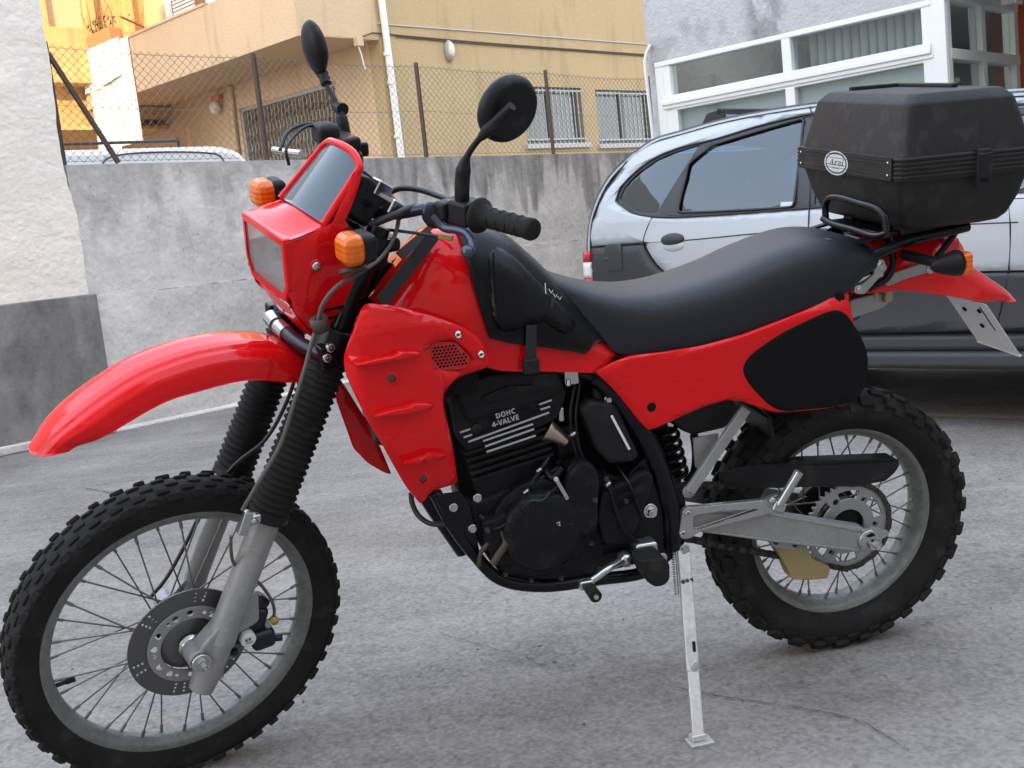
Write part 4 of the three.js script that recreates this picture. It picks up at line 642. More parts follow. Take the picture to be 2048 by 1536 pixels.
{ // brake hose and speedometer cable
  const br = [[-1.3759,0.6251,0.125]];
  S('hose_joint', J(rbox(0.018, 0.05, 0.016, 0.003).rotateZ(-0.42).translate(br[0][0], br[0][1], br[0][2]), rbox(0.03, 0.02, 0.02, 0.004).translate(br[0][0] + 0.018, br[0][1], br[0][2] - 0.005), dome(br[0][0] + 0.016, br[0][1], br[0][2] + 0.006, 0.007)), K.zinc);
  S('brake_hose', sweep([[-1.4058,0.6052,0.125],[-1.408,0.5714,0.12],[-1.3984,0.5216,0.1],[-1.3685,0.4807,0.09],[-1.3412,0.4324,0.088],[-1.3276,0.3847,0.09],[-1.3333,0.3492,0.09]], 0.0034, 8, 60), K.cable);
  S('brake_hose', sweep([[-1.3791,0.6567,0.13],[-1.3453,0.7214,0.15],[-1.2997,0.7823,0.15],[-1.2604,0.8632,0.145],[-1.2328,0.9277,0.145],[-1.2197,0.9647,0.145],[-1.2052,0.9962,0.145],[-1.1971,1.0433,0.16],[-1.1728,1.075,0.17],[-1.1196,1.0902,0.16],[-1.0664,1.1033,0.14],[-1.0255,1.1342,0.12],[-1.0063,1.1647,0.1],[-1.0042,1.1885,0.08],[-1.0145,1.1999,0.06],[-1.0286,1.1969,0.05]], 0.0042, 8, 160), K.cable);
  S('speedometer_cable', sweep([[-1.5338,0.3931,-0.07],[-1.4965,0.4164,-0.08],[-1.4442,0.4813,-0.085],[-1.4061,0.5441,-0.08],[-1.3353,0.6648,-0.03],[-1.2776,0.7188,0],[-1.2298,0.8036,0.02],[-1.2001,0.8867,0.03]], 0.004, 8, 80), K.cableBlack);
  S('cable_clip', J(...[[-1.1989,1.0016,0.145]].map(p => turn([[0.006, -0.012], [0.017, -0.012], [0.0175, 0], [0.017, 0.012], [0.006, 0.012]], 0, 0, 16).rotateX(PI / 2).rotateZ(0.25) .translate(p[0], p[1], p[2]))), K.brown); S('cable_clip', J(...[[-1.1353,1.0995,0.165]].map(p => turn([[0.004, -0.006], [0.026, -0.006], [0.026, 0.006], [0.004, 0.006]], 0, 0, 14).rotateX(1.2).translate(p[0], p[1], p[2]))), K.brown);
}
{ // triple clamps
  const g = SG('lower_clamp'), y = 0.935, x = forkX(y);
  put('clamp_body', J(rbox(0.06, 0.05, 0.20, 0.01, x + 0.035, y, 0), ...[1, -1].map(s => J(turn([[0, -0.034], [0.04, -0.034], [0.042, -0.03], [0.042, 0.03], [0.04, 0.034], [0, 0.034]], 0, 0, 26).rotateX(PI / 2).rotateZ(-0.47).translate(x, y, 0.1 * s))), ...[1, -1].map(s => rbox(0.034, 0.05, 0.03, 0.005, x - 0.028, y - 0.008, 0.128 * s))), K.gloss, g);
  for (const s of [1, -1]) for (const k of [0, 1]) { const p = s > 0 ? [[-1.1822,0.9502,0.143],[-1.1907,0.9319,0.143]][k] : [-1.178 - 0.011 * k, 0.943 - 0.02 * k, -0.143]; put('clamp_bolt', s > 0 ? turn([[0.004, 0.006], [0.008, 0.006], [0.0088, 0.003], [0.0088, -0.004], [0, -0.004], [0, 0.0015], [0.004, 0.0015]], p[0], p[1], 18).translate(0, 0, p[2]) : turn([[0, -0.004], [0.008, -0.004], [0.008, 0.004], [0, 0.004]], p[0], p[1], 14).translate(0, 0, p[2]), K.zinc, g); }
  put('clamp_brace', sweep([[x - 0.03, y - 0.004, -0.128], [x - 0.05, y - 0.002, -0.07], [x - 0.054, y, 0], [x - 0.05, y - 0.002, 0.07], [x - 0.03, y - 0.004, 0.128]], 0.0145, 12, 40), K.blueBlack, g);
  for (const z of [-0.075, -0.02]) put('guide_clip', cyl([x - 0.0535 + (z < -0.05 ? 0.004 : 0), y - 0.001, z - 0.022], [x - 0.0545 + (z < -0.05 ? 0.001 : 0), y - 0.001, z + 0.022], 0.0165, 0.0165, 16), K.zinc, g);
  const yt = 1.115, xt = forkX(yt), u = SG('upper_clamp'); put('clamp_body', J(rbox(0.06, 0.028, 0.25, 0.01, xt + 0.02, yt, 0).rotateZ(0), ...[1, -1].map(s => cyl([xt - 0.005, yt - 0.02, 0.1 * s], [xt + 0.008, yt + 0.02, 0.1 * s], 0.033, 0.033, 20))), K.gloss, u);
  put('steering_stem', cyl([forkX(0.93) + 0.04, 0.93, 0], [forkX(1.12) + 0.04, 1.12, 0], 0.02, 0.02, 16), K.gloss, u);
}
// ---------- front mudguard: crown line and lower edge, both in the fork's frame
{
  const crown = [[-1.7071,0.8218],[-1.6665,0.8603],[-1.5994,0.9019],[-1.5142,0.9389],[-1.4278,0.955],[-1.3519,0.9556],[-1.2844,0.9452],[-1.2257,0.9244],[-1.1804,0.8946]], edge = [[-1.6553,0.8231],[-1.606,0.8443],[-1.5506,0.8663],[-1.478,0.8894],[-1.4132,0.8944],[-1.3468,0.8956],[-1.2991,0.8876],[-1.2411,0.8675],[-1.2084,0.8666]];
  const sect = [[-1, 0], [-0.98, 0.30], [-0.90, 0.66], [-0.72, 0.86], [-0.56, 0.90], [-0.48, 0.97], [-0.25, 1.0], [0, 1.0], [0.25, 1.0], [0.48, 0.97], [0.56, 0.90], [0.72, 0.86], [0.90, 0.66], [0.98, 0.30], [1, 0]];
  S('front_mudguard', gridGeo((u, v) => {
    const c = crArr(crown, u), e = crArr(edge, u), k = v * (sect.length - 1), i = Math.min(sect.length - 2, Math.floor(k)), f = k - i, sx = lerp(sect[i][0], sect[i + 1][0], f), sh = lerp(sect[i][1], sect[i + 1][1], f);
    const wid = 0.079 * (0.72 + 0.28 * sstep(0, 0.22, u)) * (1 + 0.0 * u), nose = (1 - sstep(0, 0.14, u)); const flat = lerp(sh, 0.35 + 0.65 * sh, nose);
    const bx = 2 * e[0] * 0.5 + c[0] * 0.0, x = lerp(e[0], c[0], flat), y = lerp(e[1], c[1], flat); const back = nose * 0.022 * sx * sx; return [x + back, y + back * 0.3, sx * wid];
  }, 60, 56, 0.0035), K.red);
}
// ---------- headlamp cowl
{
  const g = SG('headlamp_cowl');
  const side = [[-1.2299,1.1572],[-1.207,1.1579],[-1.1857,1.1598],[-1.1762,1.1685],[-1.1526,1.171],[-1.1435,1.1751],[-1.09,1.2577],[-1.0755,1.2511],[-1.0817,1.2326],[-1.1178,1.1746],[-1.1091,1.1561],[-1.0747,1.1387],[-1.0489,1.1049],[-1.0627,1.0828],[-1.0726,1.0578],[-1.1053,1.006],[-1.1369,0.9413],[-1.163,0.9514],[-1.2014,0.9775],[-1.2279,1.0142],[-1.234,1.043],[-1.239,1.0518]];
  const zf = (x, y) => 0.107 - 0.022 * sstep(1.03, 0.93, y) - 0.012 * sstep(1.17, 1.26, y) + 0.006 * sstep(-1.24, -1.18, x);
  put('side_panel', panel(side, zf, 0.004, 0.006, 0.03), K.red, g); put('side_panel', mirrorZ(panel(side, zf, 0.004, 0.006, 0.03)), K.red, g);
  const fx = -1.236, ft = 1.158, fb = 1.042;
  // lamp surround: frame in the z-y plane
  const out = roundPoly([[-0.107, fb + 0.03], [-0.107, ft], [0.107, ft], [0.107, fb + 0.02], [0.085, fb - 0.01], [-0.085, fb - 0.01]], 0.008, 3), inn = roundPoly([[-0.098, fb + 0.03], [-0.098, ft - 0.01], [0.098, ft - 0.01], [0.098, fb + 0.02], [0.079, fb], [-0.079, fb]], 0.008, 3);
  const toF = q => q.applyMatrix4(new THREE.Matrix4().makeBasis(V3(0, 0, 1), V3(0, 1, 0), V3(-1, 0, 0)));
  put('lamp_surround', toF(plate(out, 1.212, 1.240, 0.004, [inn])), K.red, g);
  put('lens', toF(plate(inn, 1.233, 1.237, 0)), K.lens, g);
  put('reflector', gridGeo((u, v) => { const z = lerp(-0.098, 0.098, v), y = lerp(fb, ft - 0.01, u), r = Math.pow(z / 0.1, 2) + Math.pow((y - 1.1) / 0.07, 2); return [-1.2285 + 0.028 * Math.max(0, 1 - 0.5 * r), y, z]; }, 16, 20, 0.002), K.mirrorBowl, g);
  put('lens_flutes', J(...Array.from({ length: 24 }, (_, i) => cyl([-1.2328, fb + (Math.abs(i - 11.5) > 9.5 ? 0.03 : 0.006), -0.092 + i * 0.008], [-1.2328, 1.092 + 0.012 * Math.sin(i * 0.4), -0.092 + i * 0.008], 0.0022, 0.0022, 6))), K.lens, g).userData.kind = 'stuff';
  put('bulb_shield', cyl([-1.222, 1.098, 0], [-1.195, 1.098, 0], 0.013, 0.013, 12), K.zinc, g);
  // brow above the lamp and the screen frame
  const bL = -1.158, bY = 1.172;
  put('brow', patch([[[fx - 0.003, ft - 0.003, -0.107], [fx - 0.003, ft - 0.002, 0], [fx - 0.003, ft - 0.003, 0.107]], [[-1.205, 1.1605, -0.108], [-1.207, 1.167, 0], [-1.205, 1.1605, 0.108]], [[bL - 0.018, bY - 0.006, -0.108], [bL - 0.022, bY + 0.006, 0], [bL - 0.018, bY - 0.006, 0.108]], [[bL + 0.004, bY - 0.002, -0.107], [bL - 0.004, bY + 0.012, 0], [bL + 0.004, bY - 0.002, 0.107]]], 14, 14, 0.004), K.red, g);
  const sx = t => lerp(bL, -1.062, t), sy = t => lerp(bY, 1.272, t);
  const scr = (t, q, off = 0) => { const w = 0.102 - 0.014 * t, b = 0.018 * (1 - q * q), nx = -0.72, ny = 0.69; const tt = t * (1.03 - 0.15 * q * q * q * q); return [sx(tt) + nx * (b + off), sy(tt) + ny * (b + off), q * w]; };
  put('screen', gridGeo((u, v) => scr(lerp(0.0, 0.985, u), lerp(-0.95, 0.95, v)), 24, 28, 0.003), K.smoke, g);
  const rimPts = []; for (let i = 0; i <= 10; i++) rimPts.push(scr(i / 10, -1, 0.001)); for (let i = 1; i < 12; i++) rimPts.push(scr(1, -1 + i / 6, 0.001)); for (let i = 10; i >= 0; i--) rimPts.push(scr(i / 10, 1, 0.001));
  put('screen_frame', sweep(rimPts, 0.0075, 8, 90), K.red, g);
  // lower beak with cooling slots
  put('beak', patch([[[fx + 0.004, fb - 0.008, -0.084], [fx - 0.004, fb - 0.008, 0], [fx + 0.004, fb - 0.008, 0.084]], [[-1.21, 0.995, -0.085], [-1.22, 0.995, 0], [-1.21, 0.995, 0.085]], [[-1.178, 0.945, -0.083], [-1.185, 0.945, 0], [-1.178, 0.945, 0.083]]], 10, 10, 0.004), K.red, g);
  for (let i = 0; i < 3; i++) for (const s of [1, -1]) { const y = 1.012 - i * 0.019, x = -1.15 - i * 0.012; put('vent_slot', rbox(0.05 - 0.006 * i, 0.005, 0.004, 0.0015, x, y, s * (zf(x, y) + 0.0005)), K.fabric, g); }
  for (const [p] of [[[-1.1844,1.1012,0.113]]]) { put('cowl_screw', J(turn([[0, 0.006], [0.006, 0.006], [0.0085, 0.003], [0.0085, -0.002], [0, -0.002]], p[0], p[1], 16).translate(0, 0, p[2] - 0.0)), K.zinc, g); put('screw_boss', turn([[0.0085, 0.002], [0.0125, 0.001], [0.014, -0.004], [0, -0.004]], p[0], p[1], 20).translate(0, 0, p[2] - 0.001), K.red, g); }
  put('cowl_backing', J(rbox(0.10, 0.10, 0.17, 0.02, -1.13, 1.10, 0)), K.black, g);
}
for (const s of [1, -1]) { // front indicators
  const g = SG('front_indicator'), q = s > 0 ? [[-1.1465,1.149,0.19]][0] : [[-1.1621,1.1645,-0.185]][0], x = q[0], y = q[1], z = q[2];
  put('indicator_lens', J(rbox(0.046, 0.058, 0.062, 0.02, x - 0.002, y, z, 4)), K.amber, g);
  put('indicator_body', J(rbox(0.034, 0.054, 0.06, 0.014, x + 0.024, y, z, 3), cyl([x + 0.025, y, z - s * 0.02], [x + 0.035, y + 0.002, s * 0.09], 0.011, 0.011, 12)), K.black, g);
}
// ---------- instruments, bars, controls
{
  const g = SG('instrument_pod'); const [a, b, c] = [[-1.0615,1.1938,0.085],[-1.0272,1.2109,0.07],[-1.0149,1.1796,0.1]];
  put('pod_case', J(rbox(0.062, 0.08, 0.17, 0.008).rotateZ(-0.75).translate(a[0] + 0.0, a[1], -0.0)), K.black, g);
  put('pod_screw', turn([[0, 0.004], [0.008, 0.004], [0.008, -0.004], [0, -0.004]], a[0], a[1], 10).translate(0, 0, 0.088), K.fabric, g);
  put('dial', J(...[0.045, -0.045].map(z => cyl([a[0] + 0.0, a[1] - 0.005, z], [a[0] + 0.035, a[1] + 0.022, z], 0.034, 0.036, 24))), K.black, g);
  for (const q of [b, c]) put('bar_clamp_cap', rbox(0.036, 0.03, 0.034, 0.004).rotateZ(-0.6).translate(q[0], q[1], q[2]), K.chrome, g);
  put('wiring_box', J(rbox(0.06, 0.09, 0.12, 0.012, -1.09, 1.10, 0), rbox(0.05, 0.05, 0.06, 0.01, -1.06, 1.09, 0.08)), K.black, g);
}
{
  const g = SG('handlebar'); const half = s => [[-1.035, 1.16, 0], [-1.033, 1.16, 0.045 * s], [-1.015, 1.168, 0.10 * s], [-0.975, 1.19, 0.17 * s], [-0.948, 1.198, 0.23 * s], [-0.902, 1.196, 0.388 * s]];
  const L = half(1), R = half(-1); put('bar', sweep([...R.slice(1).reverse(), ...L], 0.0112, 12, 90), K.navy, g);
  for (const s of [1, -1]) {
    const d = V3(0.05, -0.002, 0.17 * s).normalize(), p0 = V3(-0.937, 1.1975, 0.278 * s), at = t => p0.clone().addScaledVector(d, t); const pr = [];
    pr.push(new THREE.Vector2(0.012, -0.002), new THREE.Vector2(0.03, -0.002), new THREE.Vector2(0.0325, 0.002), new THREE.Vector2(0.031, 0.007), new THREE.Vector2(0.023, 0.013), new THREE.Vector2(0.0195, 0.022)); for (let i = 0; i <= 30; i++) { const t = i / 30; pr.push(new THREE.Vector2(0.0185 + 0.0003 * Math.cos(t * 6 * 2 * PI), 0.024 + t * 0.088)); } pr.push(new THREE.Vector2(0.0195, 0.116), new THREE.Vector2(0.0198, 0.124), new THREE.Vector2(0.017, 0.13), new THREE.Vector2(0.0, 0.13));
    put('grip', between(new THREE.LatheGeometry(pr, 24), at(0), at(1)), K.rubber, g);
    for (let k = 0; k < 4; k++) put('grip_rib', between(J(...[0, 1, 2].map(j => new THREE.TorusGeometry(0.0188, 0.0012, 6, 10, 1.2).rotateX(PI / 2).rotateY(j * 2.1 + 0.4).translate(0, 0.034 + k * 0.021, 0))), at(0), at(1)), K.black, g);
    put('switch_block', J(between(rbox(0.046, 0.05, 0.05, 0.008, 0, -0.032, 0), at(0), at(1)), between(rbox(0.034, 0.03, 0.06, 0.008, 0, -0.068, -0.004), at(0), at(1)), between(rbox(0.03, 0.02, 0.03, 0.006, -0.012, -0.03, 0.03), at(0), at(1))), K.black, g);
    put('switch_screw', J(turn([[0, 0.004], [0.006, 0.003], [0.006, -0.002], [0, -0.002]], at(-0.03).x, at(-0.03).y + 0.018, 12).translate(0, 0, at(-0.03).z + 0.026 * s)), K.zinc, g);
  }
  put('kill_switch', rbox(0.012, 0.03, 0.012, 0.003).rotateZ(0.3).translate(...[[-0.9447,1.2322,-0.22]][0]), K.kill, g);
  // clutch perch, lever, cable
  const pc = [[-0.9791,1.1874,0.19],[-0.9622,1.2014,0.22],[-0.9535,1.2073,0.25]];
  put('lever_perch', J(sweep(pc, t => 0.013 + 0.004 * t, 10), new THREE.SphereGeometry(1, 20, 14).scale(0.021, 0.027, 0.014).rotateZ(0.5).translate(...[[-0.9894,1.1881,0.205]][0])), K.blueBlack, g);
  put('clutch_lever', J(sweep([[-0.9949,1.1897,0.215],[-0.9841,1.1716,0.235],[-0.9748,1.1725,0.262],[-0.9707,1.1718,0.29],[-0.9744,1.1636,0.315],[-0.9826,1.1528,0.33]], t => 0.0085 - 0.002 * t, 10), new THREE.SphereGeometry(0.0125, 14, 10).translate(...[[-0.9906,1.1534,0.33]][0])), K.lever ??= mat(0.06, 0.066, 0.095, 0.28, 0.55), g);
  put('clutch_cable', sweep([[-1.0483,1.1344,0.05],[-1.0255,1.1387,0.1],[-0.9989,1.1414,0.15],[-0.9685,1.1418,0.2],[-0.956,1.1398,0.215]], 0.0032, 8), K.cableBlack, g);
  put('cable_adjuster', J(...(q => [cyl(q[0], q[1], 0.0055, 0.0055, 10)])([[-0.973,1.1431,0.195],[-0.9559,1.1408,0.215]])), K.yellowTip, g);
  put('cable_bundle', J(sweep([[-0.9716,1.1719,-0.02],[-0.9503,1.1844,0],[-0.9271,1.1871,0.04],[-0.9161,1.1865,0.1],[-0.9175,1.1922,0.16]], 0.006, 8), sweep([[-1.0661,1.1552,0.1],[-1.0284,1.1758,0.13],[-0.9915,1.1866,0.14],[-0.966,1.1851,0.17]], 0.0075, 8), sweep([[-1.1069,1.2373,-0.22],[-1.0759,1.2635,-0.25],[-1.0242,1.2695,-0.28],[-0.9823,1.2589,-0.3]], 0.004, 8), sweep([[-1.0982,1.2095,-0.2],[-1.1017,1.2406,-0.2],[-1.0641,1.2588,-0.24],[-1.023,1.267,-0.27],[-0.9867,1.2591,-0.29]], 0.0035, 8)), K.cableBlack, g);
  // front brake master cylinder and lever on the right
  const mc = [[-0.9676,1.2499,-0.27]][0]; put('master_cylinder', J(rbox(0.05, 0.045, 0.06, 0.016).translate(mc[0] - 0.02, mc[1], mc[2] + 0.01), rbox(0.05, 0.03, 0.09, 0.008).translate(mc[0] + 0.012, mc[1] - 0.02, mc[2] + 0.02)), K.black, g);
  put('brake_lever', sweep([[-1.0404,1.2103,-0.27],[-1.0434,1.2019,-0.33],[-1.0512,1.1973,-0.38],[-1.0528,1.1947,-0.4]], t => 0.0085 - 0.001 * t, 10), K.chrome, g);
}
{ // mirrors
  const g = SG('mirror'); const st = [[-0.9514,1.215,0.245],[-0.9539,1.2348,0.25],[-0.9538,1.2718,0.255],[-0.9501,1.2962,0.26],[-0.9402,1.3241,0.275],[-0.9258,1.3502,0.295],[-0.9108,1.3723,0.31],[-0.8994,1.3936,0.33]];
  put('mirror_stem', sweep(st, t => t < 0.30 ? 0.0135 : t < 0.42 ? lerp(0.0135, 0.0058, (t - 0.30) / 0.12) : t < 0.6 ? 0.0058 : t < 0.72 ? lerp(0.0058, 0.0125, (t - 0.6) / 0.12) : 0.0125 - 0.004 * (t - 0.72) / 0.28, 12, 70), K.black, g);
  const c = [[-0.8776,1.3724,0.318]][0], n = V3(0.06, -0.2, 0.97).normalize();
  const dish = new THREE.LatheGeometry([[0, 0.004], [0.047, 0.003], [0.053, 0], [0.058, -0.006], [0.0605, -0.014], [0.0595, -0.02], [0, -0.02]].map(p => new THREE.Vector2(...p)), 48);
  put('mirror_housing', between(dish, V3(...c).addScaledVector(n, -0.02), V3(...c).addScaledVector(n, 0.98)), K.black, g); put('mirror_glass', between(new THREE.CylinderGeometry(0.056, 0.056, 0.002, 40).translate(0, -0.021, 0), V3(...c).addScaledVector(n, -0.02), V3(...c).add(n)), K.chrome, g);
  const h = SG('mirror'); const s2 = [[-0.926,1.2329,-0.3],[-0.9264,1.2614,-0.31],[-0.9228,1.2812,-0.33],[-0.9238,1.3065,-0.36],[-0.9253,1.3264,-0.385],[-0.9244,1.3435,-0.4]];
  put('mirror_stem', J(sweep(s2, t => t < 0.25 ? 0.013 : t < 0.4 ? 0.010 : t < 0.85 ? 0.0065 + 0.002 * Math.cos(t * 3) : 0.011, 12, 60), new THREE.CylinderGeometry(0.014, 0.014, 0.024, 16).rotateX(PI / 2).translate(...[[-0.9215,1.2829,-0.325]][0])), K.black, h);
  const c2 = V3(...[[-0.9301,1.3967,-0.42]][0]); const q = new THREE.SphereGeometry(1, 28, 20); { const p = q.attributes.position; for (let i = 0; i < p.count; i++) { const y = p.getY(i), k = y < 0 ? 1 - 0.55 * y * y : 1; p.setXYZ(i, p.getX(i) * 0.024 * k, y * 0.062 - (y < 0 ? 0.006 * y * y : 0), p.getZ(i) * 0.045 * k); } q.computeVertexNormals(); }
  put('mirror_housing', q.rotateZ(0.14).translate(c2.x, c2.y, c2.z), K.black, h);
  put('stem_collar', J(...[[-0.9232,1.3448,-0.405],[-0.9212,1.3349,-0.398],[-0.9195,1.3262,-0.39]].map((p, i) => turn([[0, -0.003], [0.0125 - 0.0015 * i, -0.003], [0.0135 - 0.0015 * i, 0], [0.0125 - 0.0015 * i, 0.003], [0, 0.003]], 0, 0, 16).rotateX(PI / 2).rotateZ(0.35).translate(p[0], p[1], p[2]))), K.rubber, h);
}

// ---------- tank, its cover, the shrouds
{
  const T = [[-0.9347,1.0876],[-0.9064,1.105],[-0.8734,1.1057],[-0.8219,1.1004],[-0.7659,1.0761],[-0.7209,1.0349],[-0.6847,0.9951],[-0.6398,0.9429],[-0.5666,0.852]], Bt = [[-1.0433,0.9894],[-1.007,0.956],[-0.9537,0.9101],[-0.8792,0.8644],[-0.8114,0.835],[-0.7309,0.821],[-0.6591,0.8081],[-0.6101,0.8014],[-0.5677,0.8249]], w = [0.055, 0.11, 0.14, 0.152, 0.152, 0.148, 0.142, 0.135, 0.12];
  const f = loftFn(T.map((t, i) => ({ t, b: Bt[i], w: w[i] })), 0.82, 0.62);
  P('fuel_tank', loftBody(f, 48, 40), K.red);
  const fo = (s, th, k) => { const p = f(s, th), q = f(s, PI / 2), b = f(s, 0); const e = 1 + k / 0.13; return [p[0], p[1] + k * Math.sin(th), p[2] * e]; };
  const s0 = th => lerp(0.505, 0.285, Math.pow(Math.sin(th), 0.6)), th0 = s => 0.17 + 0.02 * Math.sin(s * 9) + 0.55 * sstep(0.8, 1.0, s);
  const cov = part('tank_cover', bike);
  const cv = (k, a, b, c0, c1) => gridGeo((u, v) => { const th = lerp(0.13, PI - 0.13, v), side = Math.abs(Math.cos(th)); const sa = s0(Math.max(0.13, th < PI / 2 ? th : PI - th)), s = lerp(sa + a, 0.965 + b, u); const lo = 0.17 + 0.30 * sstep(0.80, 0.965, s), t2 = lerp(lo, PI - lo, v); return fo(s, t2, k); }, 36, 48, 0.004);
  put('cover_skin', cv(0.007, 0, 0), K.leather, cov);
  // quilted saddle flap over the cover
  const flap = smooth2([[-0.8117,1.0672],[-0.787,1.0721],[-0.7545,1.0465],[-0.7225,1.0041],[-0.687,0.9606],[-0.6585,0.9252],[-0.6469,0.9107],[-0.6581,0.8949],[-0.6808,0.8917],[-0.7033,0.9077],[-0.718,0.9166],[-0.7482,0.9183],[-0.7785,0.9142],[-0.8083,0.916],[-0.8216,0.9374],[-0.822,0.9962]], 70);
  const zNear = (x, y) => { let bs = 0.5, bt = 0.6, best = 1e9; for (let i = 0; i <= 24; i++) for (let j = 0; j <= 14; j++) { const S = 0.3 + i * 0.029, T = 0.03 + j * 0.11, p = f(S, T), d = (p[0] - x) ** 2 + (p[1] - y) ** 2; if (d < best) { best = d; bs = S; bt = T; } } let h = 0.02; for (let k = 0; k < 40; k++) { let moved = false; for (const [a, b] of [[1, 0], [-1, 0], [0, 1], [0, -1], [1, 1], [-1, -1], [1, -1], [-1, 1]]) { const S = bs + a * h, T = Math.max(0.005, bt + b * h * 3), p = f(S, T), d = (p[0] - x) ** 2 + (p[1] - y) ** 2; if (d < best) { best = d; bs = S; bt = T; moved = true; } } if (!moved) h *= 0.5; } return f(bs, bt)[2]; };
  put('cover_flap', panel(flap, (x, y) => zNear(x, y) * 1.055 + 0.016 + 0.0015 * Math.sin(y * 50 + x * 25), 0.018, 0.014, 0.016), K.leather, cov);
  put('cover_seam', sweep([[-0.8111,1.068,0.158],[-0.8168,1.0181,0.17],[-0.817,0.9703,0.172],[-0.8095,0.9254,0.172]], 0.0016, 5, 40), K.fabric, cov);
  put('cover_print', J(...[[-0.7191,0.9914,0.176],[-0.7106,0.9856,0.176],[-0.7031,0.9769,0.176],[-0.6945,0.971,0.176]].map((p, i) => i ? J(rbox(0.0012, 0.011 - 0.0015 * i, 0.001, 0.0004).rotateZ(0.5).translate(p[0], p[1], p[2]), rbox(0.001, 0.007, 0.001, 0.0004).rotateZ(-0.6).translate(p[0] + 0.004, p[1] - 0.002, p[2])) : rbox(0.0018, 0.021, 0.001, 0.0004).translate(p[0], p[1], p[2]))), K.white, cov);
  put('cover_strap', J(panel([[-0.7591,0.9232],[-0.7393,0.9207],[-0.7443,0.8432],[-0.7673,0.8463]], (x, y) => 0.170 - 0.0, 0.003, 0.001, 0.03)), K.strap, cov);
  put('strap_buckle', rbox(0.034, 0.03, 0.014, 0.004).translate(...[[-0.7551,0.8401,0.166]][0]), K.black, cov);
  put('front_strap', J(bar([[-0.9114,1.1039,0.1]][0], [[-1.0329,0.9994,0.168]][0], 0.026, 0.003, 0.001, V3(0.25, 0.2, 0.95)), bar([[-0.8986,1.1067,0.02]][0], [[-0.9833,1.0729,0.11]][0], 0.018, 0.003, 0.001, V3(0.2, 0.5, 0.8))), K.strap, cov);
}
